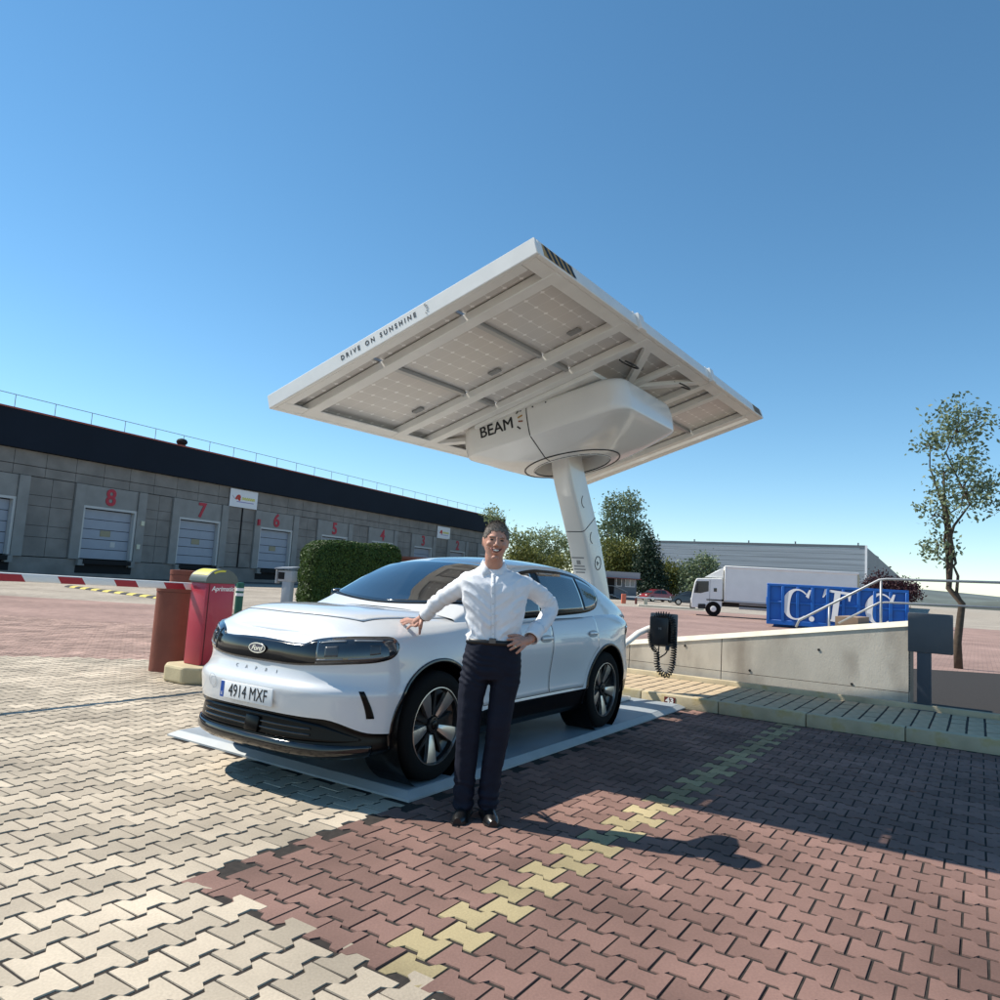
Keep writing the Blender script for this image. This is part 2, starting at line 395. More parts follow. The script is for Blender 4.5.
# ================================================================ steel base plate of the charging station
M_steel = mat('platform_paint', (.32, .35, .37), .5, var=.12, vscale=2.5, bump=.08, bscale=200, rvar=.1, col2=(.22, .25, .28), c2scale=1.5, c2lo=.5, c2hi=.8)
M_steel2 = mat('platform_edge', (.38, .40, .40), .5, var=.08, vscale=8)
PZ = .05
# ================================================================ solar charging station (bay frame)
M_white = mat('station_white', (.80, .775, .735), .22, coat=.35, var=.03, vscale=3)
M_alu = mat('canopy_frame_white', (.78, .765, .73), .38, var=.05, vscale=6, bump=.05, bscale=150)
M_black = mat('black_rubber', (.012, .012, .013), .45)
st = thing('solar_charging_station', 'white solar canopy on a curved column and steel base plate, sheltering the white car', 'charging station', M=M_BAY)
x0, x1, y0, y1 = -5.0, .36, -1.60, 1.0
mb = MB(); mb.rbox(((x0 + x1) / 2, (y0 + y1) / 2, PZ / 2), (x1 - x0 - .12, y1 - y0 - .12, PZ), .006, 1)
deck = mb.build('base_plate', M_steel, st, 40)
for nm, pts in (('f', [(x1, y0), (x1, y1), (x1 - .06, y1 - .06), (x1 - .06, y0 + .06)]), ('b', [(x0, y1), (x0, y0), (x0 + .06, y0 + .06), (x0 + .06, y1 - .06)]),
                ('l', [(x1, y1), (x0, y1), (x0 + .06, y1 - .06), (x1 - .06, y1 - .06)]), ('r', [(x0, y0), (x1, y0), (x1 - .06, y0 + .06), (x0 + .06, y0 + .06)])):
    mb = MB(); a, b, c, d = pts
    mb.add([(*a, .0), (*b, .0), (*b, .014), (*a, .014), (*c, PZ - .002), (*d, PZ - .002), (*c, 0), (*d, 0)], [(0, 1, 2, 3), (3, 2, 4, 5), (5, 4, 6, 7), (0, 7, 6, 1), (1, 6, 4, 2), (0, 3, 5, 7)])
    mb.build('edge_ramp', M_steel2, st)
# column: swept rounded rectangle, curving from the rear of the plate up to the pod
cpts = [(-4.36, .1, .05), (-4.34, .1, .5), (-4.23, .1, 1.0), (-3.99, .1, 1.55), (-3.76, .1, 2.0), (-3.50, .1, 2.4), (-3.28, .1, 2.75), (-3.16, .1, 3.1)]
cz = [p[2] for p in cpts]; fx = interp(cz, [p[0] for p in cpts]); fy = interp(cz, [p[1] for p in cpts])
def column(z0, z1, grow=0.0, name='column'):
    rows = []
    N = max(2, int((z1 - z0) / .06))
    for i in range(N + 1):
        z = z0 + (z1 - z0) * i / N; e = .01; dx = (fx(z + e) - fx(z - e)) / (2 * e)
        t = Vector((dx, 0, 1)).normalized(); nx = Vector((t.z, 0, -t.x))
        a = .19 + grow; b_ = lerp(.15, .115, (z - .05) / 3) + grow; rr = .04
        row = []
        for (sx, sy) in ((1, 1), (-1, 1), (-1, -1), (1, -1)):
            for q in range(5):
                ang = math.atan2(sy, sx) + (q - 2) / 4 * math.pi / 2
                row.append(Vector((fx(z), fy(z), z)) + nx * (sx * (a - rr) + rr * math.cos(ang)) + Vector((0, 1, 0)) * (sy * (b_ - rr) + rr * math.sin(ang)))
        rows.append(row)
    mb = MB(); mb.grid(rows, wrap=True); n = 20
    mb.f += [tuple(range(n)), tuple(N * n + j for j in range(n))]; mb.mi += [0, 0]
    return mb.build(name, M_white, st, 35)
column(.05, 2.16); column(2.172, 2.98); 
mb = MB(); mb.v = []; colseam = column(2.155, 2.176, -.006, 'column_seam'); colseam.data.materials[0] = M_black
mb = MB(); mb.rbox((-4.36, .1, .075), (.7, .6, .05), .02, 2); mb.build('column_foot', M_white, st, 40)
def col_face(z, side):   # frame on column face; side 'f' front (+x) or 'l' left (+y)
    e = .01; dx = (fx(z + e) - fx(z - e)) / (2 * e); t = Vector((dx, 0, 1)).normalized(); nx = Vector((t.z, 0, -t.x)); b_ = lerp(.15, .115, (z - .05) / 3)
    c = Vector((fx(z), fy(z), z))
    return frame(c + nx * .1915, (0, 1, 0), nx) if side == 'f' else frame(c + Vector((0, b_ + .0015, 0)), -nx, (0, 1, 0))
M_ink = mat('ink_black', (.015, .015, .017), .5); M_grey = mat('print_grey', (.25, .25, .25), .6)
def ring_mb(r0, r1, h, n=32, a0=0, a1=2 * math.pi):
    mb = MB(); rows = []
    for i in range(n + 1):
        a = a0 + (a1 - a0) * i / n; rows.append([(r * math.cos(a), r * math.sin(a), z) for r, z in ((r0, 0), (r0, h), (r1, h), (r1, 0))])
    mb.grid(rows, wrap=True); return mb
ring_mb(.075, .085, .003).build('decal_circle', M_ink, st, M=col_face(1.72, 'l'))
link('decal_mark', text_mesh('8-', .075, .001, M_ink), st, col_face(1.72, 'l') @ Matrix.Translation((0, 0, .001)))
for z in (2.42, 2.02): ring_mb(.07, .078, .003, 16, R(100), R(235)).build('decal_arc', M_ink, st, M=col_face(z, 'l'))
for k, (wd, dz) in enumerate([(.16, .06), (.05, .0), (.14, -.05), (.15, -.09), (.12, -.13)]):
    mb = MB(); mb.box((0, dz, .001), (wd, .016 if k != 1 else .05, .002)); mb.build('decal_line', M_grey, st, M=col_face(1.80, 'f') @ Matrix.Translation((-.02, 0, 0)))
mb = MB(); mb.lathe([(.035, 0), (.035, .012), (.02, .016)], 16); mb.build('lock', mat('lock_metal', (.12, .12, .12), .4, .6), st, 40, M=col_face(1.32, 'f') @ Matrix.Translation((.05, 0, 0)))
# canopy frame (local z up out of the array)
TILT = R(18.0); CL, CW = 6.108, 2.9
M_CAN = Matrix.Translation((-3.098, .128, 3.489)) @ Matrix.Rotation(R(1.03), 4, 'Y') @ Matrix.Rotation(TILT, 4, 'X') @ Matrix.Rotation(R(-.89), 4, 'Z')
def canb(name, c, d, mt=M_alu, r=.006):
    mb = MB(); mb.rbox(c, d, r, 1); return mb.build(name, mt, st, 40, M=M_CAN)
FD = .13
canb('frame_beam', (CL / 2 - .02, 0, -FD / 2), (.04, CW, FD)); canb('frame_beam', (-CL / 2 + .02, 0, -FD / 2), (.04, CW, FD))
for s in (1, -1): canb('frame_beam', (0, s * (CW / 2 - .02), -FD / 2), (CL - .084, .04, FD))
for s in (1, -1): canb('frame_flange', (0, s * (CW / 2 - .10), -FD + .008), (CL - .09, .12, .012)); canb('frame_flange', (s * (CL / 2 - .09), 0, -FD + .0075), (.10, CW - .33, .011))
BX = [2.66, 1.42, .90, -.90, -1.42, -2.66]
for bx in BX:
    canb('cross_beam', (bx, 0, -.095), (.13, CW - .09, .075))
for s in (1, -1):
    canb('side_rail', (1.2, s * 1.12, -.13), (.9, .07, .05)) if False else None
# solar modules
def pv_mat():
    mt = bpy.data.materials.new('solar_module_back'); mt.use_nodes = True; n = mt.node_tree.nodes; l = mt.node_tree.links; b = n['Principled BSDF']
    tc = n.new('ShaderNodeTexCoord'); sx = n.new('ShaderNodeSeparateXYZ'); l.new(tc.outputs['Object'], sx.inputs[0])
    def lines(out, per, wd, off=0.0):
        a = n.new('ShaderNodeMath'); a.operation = 'ADD'; a.inputs[1].default_value = off + 50 * per; l.new(out, a.inputs[0])
        mo = n.new('ShaderNodeMath'); mo.operation = 'PINGPONG'; mo.inputs[1].default_value = per / 2; l.new(a.outputs[0], mo.inputs[0])
        lt = n.new('ShaderNodeMath'); lt.operation = 'LESS_THAN'; lt.inputs[1].default_value = wd; l.new(mo.outputs[0], lt.inputs[0]); return lt.outputs[0], mo.outputs[0]
    lx, dx = lines(sx.outputs[0], .158, .0022); ly, dy = lines(sx.outputs[1], .158, .0045)
    ad = n.new('ShaderNodeMath'); ad.operation = 'ADD'; l.new(dx, ad.inputs[0]); l.new(dy, ad.inputs[1])
    di = n.new('ShaderNodeMath'); di.operation = 'LESS_THAN'; di.inputs[1].default_value = .022; l.new(ad.outputs[0], di.inputs[0])
    mx1 = n.new('ShaderNodeMath'); mx1.operation = 'MAXIMUM'; l.new(lx, mx1.inputs[0]); l.new(ly, mx1.inputs[1])
    mh = n.new('ShaderNodeMath'); mh.operation = 'MULTIPLY'; mh.inputs[1].default_value = .45; l.new(mx1.outputs[0], mh.inputs[0])
    mx2 = n.new('ShaderNodeMath'); mx2.operation = 'MAXIMUM'; l.new(mh.outputs[0], mx2.inputs[0]); l.new(di.outputs[0], mx2.inputs[1])
    t = n.new('ShaderNodeTexNoise'); t.inputs['Scale'].default_value = 1.7; l.new(tc.outputs['Object'], t.inputs['Vector'])
    cr_ = n.new('ShaderNodeMix'); cr_.data_type = 'RGBA'; cr_.inputs['A'].default_value = (.60, .565, .53, 1); cr_.inputs['B'].default_value = (.68, .65, .62, 1); l.new(t.outputs[0], cr_.inputs['Factor'])
    m = n.new('ShaderNodeMix'); m.data_type = 'RGBA'; l.new(mx2.outputs[0], m.inputs['Factor']); l.new(cr_.outputs['Result'], m.inputs['A']); m.inputs['B'].default_value = (.95, .93, .90, 1)
    l.new(m.outputs['Result'], b.inputs['Base Color']); b.inputs['Roughness'].default_value = .25; b.inputs['Specular IOR Level'].default_value = .5
    return mt
M_pv = pv_mat(); M_pvtop = mat('solar_glass_front', (.012, .015, .03), .08, coat=.5)
M_rail = mat('module_rail', (.42, .42, .42), .35, .6); M_jb = mat('junction_box', (.25, .25, .25), .5)
xs = [(3.31, 1.31), (1.29, .01), (-.01, -1.29), (-1.31, -3.31)]
ysm = [(-1.40, -.38), (-.36, .53), (.55, 1.40)]
for xa, xb in [(3.0, .905), (.895, -.895), (-.905, -3.0)]:
    for ya, yb in ysm:
        c = ((xa + xb) / 2, (ya + yb) / 2); d = (abs(xa - xb) - .008, yb - ya - .008)
        mo = MB(); mo.box((0, 0, -.043), (d[0], d[1], .006)); pm = mo.build('solar_module', M_pv, st, M=M_CAN @ Matrix.Translation((c[0], c[1], 0)))
        f = MB()
        for s in (1, -1): f.box((s * (d[0] / 2 - .006), 0, -.03), (.012, d[1], .034)); f.box((0, s * (d[1] / 2 - .006), -.03), (d[0] - .026, .012, .034))
        f.build('module_frame', M_rail, pm); g = MB(); g.box((0, 0, -.0375), (d[0] - .03, d[1] - .03, .003)); g.build('module_glass', M_pvtop, pm)
        jb = MB(); jb.rbox((-d[0] / 2 + .70 if xa > 1 else d[0] / 2 - .70, .0, -.058), (.07, .12, .022), .004, 1); jb.build('junction_box', M_jb, pm, 40)
for yy in (-.37, .54):
    for xa, xb in [(2.58, 1.50), (1.34, .98), (-.98, -1.34), (-1.50, -2.58)]: canb('module_rail', ((xa + xb) / 2, yy, -.068), (xa - xb, .045, .04), M_rail, .003)
# diagonal braces and support plates seen beside the pod
def canbar(name, a, b, wd, mt=M_alu):
    a = Vector(a); b = Vector(b); L = (b - a).length; mb = MB(); mb.rbox((0, 0, 0), (L, wd, .05), .005, 1)
    return mb.build(name, mt, st, 40, M=M_CAN @ frame((a + b) / 2, b - a, (0, 0, 1)))
for s in (1, -1):
    canbar('brace', (.75, s * 1.34, -.10), (-.0, s * .75, -.10), .09); canbar('brace', (-.75, s * 1.34, -.105), (-.0, s * .75, -.115), .09)
    canbar('brace', (0, s * .7, -.11), (0, s * 1.36, -.11), .10)
mb = MB(); mb.rbox((0.0, 0, -.155), (1.7, 1.5, .05), .01, 1); mb.build('mounting_plate', M_alu, st, 40, M=M_CAN)
for hx in (1.22, -.80):                       # hinge blocks on the upper edge with bolts
    mb = MB(); mb.rbox((hx, CW / 2 + .004, -FD / 2 - .01), (.12, .05, FD + .03), .006, 1); hb = mb.build('hinge_block', M_alu, st, 40, M=M_CAN)
    for dx in (-.06, 0, .06):
        b = MB(); b.lathe([(.012, 0), (.012, .028), (.006, .032)], 8, Matrix.Translation((hx + dx, CW / 2 - .02, .002))); b.build('bolt', M_alu, hb)
# cables looping out by the brace
for (xa, ya) in ((.62, 1.05), (-.55, 1.18)):
    mb = MB(); mb.tube([(xa + .16 * math.cos(a), ya + .06 * math.sin(a), -.14 - .05 * math.sin(a)) for a in np.linspace(.3, 5.6, 24)], .008, 6); mb.build('cable', M_black, st, True, M=M_CAN)
mb = MB(); mb.tube([(1.32, y, -.085 - .012 * math.sin(9 * y)) for y in np.linspace(-1.2, 1.2, 30)], .011, 6); mb.build('cable', M_black, st, True, M=M_CAN)
# warning decals (black and ochre stripes) on the upper corners, slogan on the front edge
M_ochre = mat('ochre', (.45, .27, .09), .5)
def stripes(cx, L):
    root = MB(); root.box((cx, CW / 2 + .001, -FD / 2), (L, .002, FD - .03)); d = root.build('warning_decal', M_ochre, st, M=M_CAN)
    for i in range(5):
        xx = cx - L / 2 + (i + .5) * L / 5; h = FD / 2 - .017; s_ = L / 10; sh = .05 if L > .3 else .02
        b = MB(); b.add([(xx - s_ * .55 - sh, CW / 2 + .0035, -FD / 2 - h), (xx + s_ * .55 - sh, CW / 2 + .0035, -FD / 2 - h), (xx + s_ * .4 + sh * .2, CW / 2 + .0035, -FD / 2 + h), (xx - s_ * .6 + sh * .2, CW / 2 + .0035, -FD / 2 + h)], [(0, 1, 2, 3)])
        b.build('stripe', M_ink, d, fix=False)
stripes(CL / 2 - .33, .46); stripes(-CL / 2 + .28, .34)
Mf = M_CAN @ frame((CL / 2 + .0015, -.07, -FD / 2 + .005), (0, 1, 0), (1, 0, 0))
for wd_, xo in (('DRIVE', -.325), ('ON', -.10), ('SUNSHINE', .205)):
    link('slogan_word', text_mesh(wd_, .056, .001, M_ink, offset=.0010, spacing=1.65), st, Mf @ Matrix.Translation((xo, 0, 0)))
for a in (-60, -30, 0, 30, 60):
    mb = MB(); mb.box((.075, 0, .001), (.02, .006, .002)); mb.build('sun_ray', M_grey, st, M=Mf @ Matrix.Translation((.47, 0, 0)) @ Matrix.Rotation(R(a * .9), 4, 'Z') @ Matrix.Translation((-.03, 0, 0)))
# pod
M_POD = Matrix.Translation((-3.098 + .04, .128, 3.489)) @ Matrix.Rotation(R(1.03), 4, 'Y') @ Matrix.Rotation(R(13), 4, 'X')
def pod_ring(hx, hy, r, z, cx=0, cy=0, n=10):
    pts = []
    for sx, sy in ((1, 1), (-1, 1), (-1, -1), (1, -1)):
        for q in range(n + 1):
            a = math.atan2(sy, sx) - math.pi / 4 + q / n * math.pi / 2
            pts.append(Vector((cx + sx * (hx - r) + r * math.cos(a), cy + sy * (hy - r) + r * math.sin(a), z)))
    return pts
def fine_rows(rows, k=5):
    P = rows; out = []
    for i in range(len(P) - 1):
        p0, p1, p2, p3 = P[max(i - 1, 0)], P[i], P[i + 1], P[min(i + 2, len(P) - 1)]
        for q in range(k):
            t = q / k
            out.append([0.5 * ((2 * b) + (c - a) * t + (2 * a - 5 * b + 4 * c - d) * t * t + (3 * b - a - 3 * c + d) * t ** 3) for a, b, c, d in zip(p0, p1, p2, p3)])
    return out + [P[-1]]
RC = (-.06, -.06)
def pod_rows(g=0.0):
    return [pod_ring(.70, .93, .2, -.15), pod_ring(.75, .985, .2, -.20), pod_ring(.765, 1.005, .2, -.34), pod_ring(.758, .995, .2, -.48), pod_ring(.735, .97, .2, -.515), pod_ring(.68, .89, .22, -.555),
            pod_ring(.60, .72, .30, -.635, -.03, -.03), pod_ring(.53, .53, .529, -.70, *RC), pod_ring(.45, .45, .449, -.712, *RC), pod_ring(.43, .43, .429, -.712, *RC), pod_ring(.425, .425, .424, -.53, *RC)]
    return [pod_ring(.86 - g, .93 - g, .2, -.17), pod_ring(.90 - g, .985 - g, .2, -.22), pod_ring(.905 - g, 1.0 - g, .2, -.42), pod_ring(.89 - g, .985 - g, .2, -.56), pod_ring(.83 - g, .90 - g, .22, -.645 + g),
            pod_ring(.66 - g, .70 - g, .30, -.735 + g, -.06, -.04), pod_ring(.54, .54, .539, -.79 + g, *RC), pod_ring(.45, .45, .449, -.80 + g, *RC), pod_ring(.43, .43, .429, -.80 + g, *RC), pod_ring(.425, .425, .424, -.62 + g, *RC)]
mb = MB(); rows = fine_rows(pod_rows(), 5); mb.grid(rows, wrap=True); mb.f.append(tuple(range(44))); mb.mi.append(0)
pod = mb.build('pod_housing', M_white, st, 50, M=M_POD)
mb = MB(); mb.lathe([(.42, -.56), (.30, -.555), (.05, -.55)], 40, Matrix.Translation((RC[0], RC[1], 0))); mb.build('pod_inner_plate', M_white, pod, 40)
for rr, zz in ((.538, -.698), (.435, -.7125)):
    mb = MB(); mb.tube([(RC[0] + rr * math.cos(a), RC[1] + rr * math.sin(a), zz) for a in np.linspace(0, 2 * math.pi, 64, endpoint=False)], .009, 6, closed=True); mb.build('ring_seal', M_black, pod, True)
# dark seam round the pod at local y = -.28
sy = -.10
bv = BVHTree.FromPolygons([tuple(v) for v in mb.v] if False else [Vector(v) for r_ in rows for v in r_], [tuple((i * 44 + j, i * 44 + (j + 1) % 44, (i + 1) * 44 + (j + 1) % 44, (i + 1) * 44 + j)) for i in range(len(rows) - 1) for j in range(44)])
seam = []
for z in np.linspace(-.17, -.54, 14):
    h = bv.ray_cast(Vector((3, sy, z)), Vector((-1, 0, 0)))
    if h[0]: seam.append(h[0] + Vector((.0, 0, 0)))
last = seam[-1]
tx, ty = RC[0] + .50 * .75, RC[1] - .05
for t in np.linspace(.1, 1, 10):
    xx, yy = lerp(last.x, tx, t), lerp(last.y, ty + .0, t); h = bv.ray_cast(Vector((xx, yy, -3)), Vector((0, 0, 1)))
    if h[0]: seam.append(h[0])
mb = MB(); mb.tube(seam, .006, 6); mb.build('pod_seam', M_black, pod, True)
for (y, z) in ((-.02, -.20), (-.17, -.20), (.14, -.20), (-.48, -.20)):
    h = bv.ray_cast(Vector((3, y, z)), Vector((-1, 0, 0)))
    mb = MB(); mb.lathe([(.009, 0), (.009, .004)], 8, frame(h[0], (0, 1, 0), (1, 0, 0))); mb.build('pod_screw', M_black, pod)
# BEAM lettering and rays
h = bv.ray_cast(Vector((3, -.47, -.30)), Vector((-1, 0, 0)))[0]
Mt = frame(h + Vector((.004, 0, 0)), (0, 1, 0), (1, 0, 0))
link('lettering', text_mesh('BEAM', .175, .002, M_ink, offset=0, spacing=1.0), pod, Mt @ Matrix.Translation((-.02, -.005, 0)))
link('lettering', text_mesh('BEAM', .175, .002, M_ink, offset=0), pod, Mt @ Matrix.Translation((-.016, -.003, .0008)))
RC_ = [M_ink, mat('ray_grey', (.12, .11, .09), .5), mat('ray_ochre', (.40, .22, .04), .5), mat('ray_brown', (.25, .08, .04), .5), M_ink]
for mt_, a, L, o_ in zip(RC_, (66, 40, 12, -12, -45), (.085, .065, .06, .055, .05), (.12, .105, .095, .095, .10)):
    mb = MB(); mb.box((o_ + L / 2, 0, .001), (L, .016, .003)); mb.build('ray', mt_, pod, M=Mt @ Matrix.Translation((.17, .01, 0)) @ Matrix.Rotation(R(a), 4, 'Z'))
# charger: arm from the column, box with coiled cable
ch = thing('wall_charger', 'black charger box with a coiled cable, on a pale arm above the platform corner', 'charger', M=M_BAY)
CX, CY = -5.2, .60
mb = MB()
apts = [(-4.4, .1, .50), (-4.9, .12, .66), (-5.04, .20, .76), (-5.12, .29, .86), (-5.22, .40, .93), (-5.27, .55, .95)]
ap = []
for i in range(len(apts) - 1):
    for t in np.linspace(0, 1, 6, endpoint=False): ap.append(Vector(apts[i]).lerp(Vector(apts[i + 1]), t))
mb.tube(ap, [(.05, .035)] * len(ap), 12); mb.build('arm', M_white, ch, True)
Mc = Matrix.Translation((CX, CY, .925)) @ Matrix.Rotation(R(8), 4, 'Z')
M_blk = mat('charger_black', (.012, .012, .014), .32, coat=.2); M_bgrey = mat('charger_back_grey', (.17, .18, .19), .5)
mb = MB(); mb.rbox((-.03, 0, .0), (.03, .37, .44), .045, 4) if False else mb.rbox((-.03, 0, 0), (.03, .36, .43), .014, 2); mb.build('back_plate', M_bgrey, ch, 40, M=Mc)
mb = MB(); mb.rbox((.045, -.035, -.01), (.11, .25, .37), .02, 3); body = mb.build('box', M_blk, ch, 40, M=Mc)
link('lettering', text_mesh('VE', .04, .001, mat('faint_print', (.3, .3, .3), .5)), body, frame((.102, -.02, .02), (0, 1, 0), (1, 0, 0)))
mb = MB(); mb.rbox((.03, .13, -.02), (.07, .06, .30), .02, 2); mb.build('cable_holder', M_blk, ch, 40, M=Mc)
mb = MB(); mb.tube([(.07, .08, -.19), (.09, .08, -.25)], .028, 12); mb.build('connector', M_blk, ch, 40, M=Mc)
def coil(path, turns, r, tr):
    path = [Vector(p) for p in path]; L = [0]
    for a, b in zip(path, path[1:]): L.append(L[-1] + (b - a).length)
    n = turns * 9; pts = []
    for i in range(n + 1):
        s = i / n * L[-1]; k = max(0, min(len(path) - 2, int(np.searchsorted(L, s)) - 1)); t = (s - L[k]) / (L[k + 1] - L[k])
        p = path[k].lerp(path[k + 1], t); d = (path[k + 1] - path[k]).normalized(); a = 2 * math.pi * i / 9
        nx = Vector((1, 0, 0)); ny = d.cross(nx).normalized(); pts.append(p + nx * r * math.cos(a) + ny * r * math.sin(a))
    mb = MB(); mb.tube(pts, tr, 5); return mb
def smooth_path(P, k=6):
    P = [Vector(p) for p in P]; return [v[0] for v in fine_rows([[p] for p in P], k)]
cpath = smooth_path([(.06, -.10, .19), (.07, .02, .205), (.07, .11, .18), (.08, .15, .08), (.08, .155, -.05), (.08, .165, -.2), (.08, .155, -.38), (.08, .13, -.5), (.08, .08, -.565), (.08, .0, -.53), (.08, -.045, -.44), (.08, -.05, -.34), (.08, -.06, -.27)])
coil(cpath, 44, .034, .0085).build('coiled_cable', M_black, ch, True, M=Mc)
coil(smooth_path([(.08, -.06, -.27), (.08, -.12, -.22), (.08, -.15, -.12), (.08, -.155, -.04)]), 12, .026, .008).build('coiled_cable', M_black, ch, True, M=Mc)
mb = MB(); mb.tube(smooth_path([(.09, .08, -.25), (.08, .06, -.29), (.08, 0, -.34), (.08, -.06, -.37)]), .009, 6); mb.tube(smooth_path([(.07, -.03, -.19), (.08, -.035, -.3), (.08, -.02, -.38)]), .008, 6); mb.build('plain_cable', M_black, ch, True, M=Mc)
# ================================================================ the white car (bay frame, wheels on the base plate)
M_CARF = M_BAY @ Matrix.Translation((0, 0, PZ))
car = thing('parked_car', 'white coupe SUV with black front panel and plate 4914 MXF, parked under the solar canopy', 'car', M=M_CARF)
M_paint = mat('car_white_paint', (.70, .705, .71), .3, coat=1.0, spec=.5)
M_clad = mat('car_gloss_black', (.006, .006, .007), .12, coat=.6)
M_cladm = mat('car_trim_black', (.0035, .0035, .004), .25, spec=.25)
M_glass = mat('car_dark_glass', (.010, .013, .016), .02, spec=.9, coat=1.0, ior=1.6)
M_tyre = mat('tyre_rubber', (.007, .007, .007), .8, bump=.15, bscale=90, spec=.2)
M_rimb = mat('rim_black', (.010, .010, .011), .3, coat=.4); M_rims = mat('rim_machined', (.56, .53, .50), .28, .9)
M_chrome = mat('badge_chrome', (.8, .8, .82), .15, 1.0); M_seam = mat('shut_line', (.02, .02, .02), .8)
# ---- lower body: plan outline (left half) and section rows
plan = [(.885, 0), (.880, .22), (.858, .42), (.798, .60), (.695, .738), (.560, .835), (.40, .892), (.20, .915), (0, .925), (-.35, .922), (-.8, .912), (-1.4, .908), (-2.0, .915), (-2.45, .930), (-2.767, .938), (-3.1, .925), (-3.35, .885), (-3.55, .80), (-3.67, .66), (-3.735, .42), (-3.75, .2), (-3.752, 0)]
arc = [0.0]
for a, b in zip(plan, plan[1:]): arc.append(arc[-1] + math.dist(a, b))
px_, py_ = interp(arc, [p[0] for p in plan]), interp(arc, [p[1] for p in plan])
AT = {i: arc[i] for i in range(len(plan))}
# section stations: arc -> list of (z, inset)
secs = [
 (arc[0],  [(.24, .40), (.215, .10), (.255, .012), (.31, .02), (.455, .035), (.47, .012), (.56, .0), (.635, -.004), (.685, .034), (.745, .052), (.80, .050), (.875, .056), (.925, .09), (.965, .17)]),
 (arc[3],  [(.24, .40), (.215, .10), (.255, .012), (.31, .02), (.450, .035), (.465, .012), (.56, -.004), (.635, -.008), (.685, .034), (.745, .052), (.82, .050), (.895, .060), (.95, .092), (.990, .16)]),
 (arc[5],  [(.24, .40), (.225, .12), (.260, .03), (.30, .02), (.365, .026), (.38, .010), (.53, .0), (.625, -.008), (.68, .016), (.75, .030), (.84, .032), (.91, .042), (.972, .072), (1.012, .13)]),
 (arc[8],  [(.23, .40), (.225, .14), (.26, .05), (.30, .035), (.345, .02), (.36, .008), (.50, -.004), (.60, -.010), (.70, -.006), (.79, .004), (.87, .018), (.94, .038), (1.0, .074), (1.042, .14)]),
 (arc[10], [(.21, .40), (.205, .14), (.25, .07), (.32, .045), (.405, .020), (.42, .010), (.49, .022), (.60, .022), (.71, .008), (.81, -.004), (.89, .0), (.97, .014), (1.045, .045), (1.085, .085)]),
 (arc[12], [(.21, .40), (.205, .14), (.25, .07), (.32, .045), (.405, .020), (.42, .010), (.49, .022), (.60, .022), (.71, .008), (.83, -.006), (.91, .0), (.985, .016), (1.06, .048), (1.095, .085)]),
 (arc[14], [(.23, .40), (.225, .14), (.27, .05), (.32, .035), (.415, .016), (.43, .006), (.52, -.008), (.63, -.014), (.74, -.010), (.84, .0), (.93, .014), (1.01, .035), (1.085, .07), (1.12, .12)]),
 (arc[17], [(.27, .40), (.255, .12), (.29, .04), (.34, .02), (.42, .010), (.435, .002), (.53, .0), (.62, .01), (.72, .02), (.83, .03), (.92, .025), (1.0, .02), (1.055, .06), (1.085, .12)]),
 (arc[-1], [(.28, .40), (.265, .12), (.30, .03), (.34, .02), (.42, .010), (.435, .002), (.53, .0), (.62, .015), (.72, .04), (.83, .055), (.92, .035), (1.0, .0), (1.045, .03), (1.06, .12)])]
sa = [s[0] for s in secs]; NR = len(secs[0][1])
rz = [interp(sa, [s[1][r][0] for s in secs]) for r in range(NR)]; ri = [interp(sa, [s[1][r][1] for s in secs]) for r in range(NR)]
NU = 150
us = [arc[-1] * i / NU for i in range(NU + 1)]
def plan_n(u):
    e = .012; a, b = max(0, u - e), min(arc[-1], u + e)
    tx, ty = px_(b) - px_(a), py_(b) - py_(a)
    if u <= 0: return (1, 0)
    if u >= arc[-1]: return (-1, 0)
    L = math.hypot(tx, ty); return (-ty / L * -1, tx / L * -1) if False else (ty / L, -tx / L)
SUB = 4
def half_row(u):
    nx, ny = plan_n(u)
    if ny < 0 and 0 < u < arc[-1] and nx * 0 == 0: pass
    ctl = []
    for r in range(NR):
        ins = ri[r](u); x = px_(u) - nx * ins; y = py_(u) - ny * ins
        ctl.append(Vector((x, max(y, 0.0), rz[r](u))))
    out = [v[0] for v in fine_rows([[c] for c in ctl], SUB)]
    if u <= 0 or u >= arc[-1]:
        for v in out: v.y = 0
    return out
# outward normal check
nx, ny = plan_n(arc[10])
if ny < 0:
    _pn = plan_n
    def plan_n(u, _pn=_pn):
        a, b = _pn(u); return (a, b) if u in (0,) or u <= 0 or u >= arc[-1] else (-a, -b)
ROWS = [half_row(u) for u in us]; K = len(ROWS[0]); BR = 5 * SUB     # row index of the paint/black boundary
body = bmesh.new()
L_ = [[body.verts.new(p) for p in row] for row in ROWS]
R_ = [[body.verts.new((p.x, -p.y, p.z)) for p in row] for row in ROWS]
def face(vs, mi):
    try: f = body.faces.new(vs); f.material_index = mi; f.smooth = True
    except ValueError: pass
for i in range(NU):
    for j in range(K - 1):
        mi = 1 if j < BR else 0
        face((L_[i][j], L_[i][j + 1], L_[i + 1][j + 1], L_[i + 1][j]), mi); face((R_[i][j], R_[i + 1][j], R_[i + 1][j + 1], R_[i][j + 1]), mi)
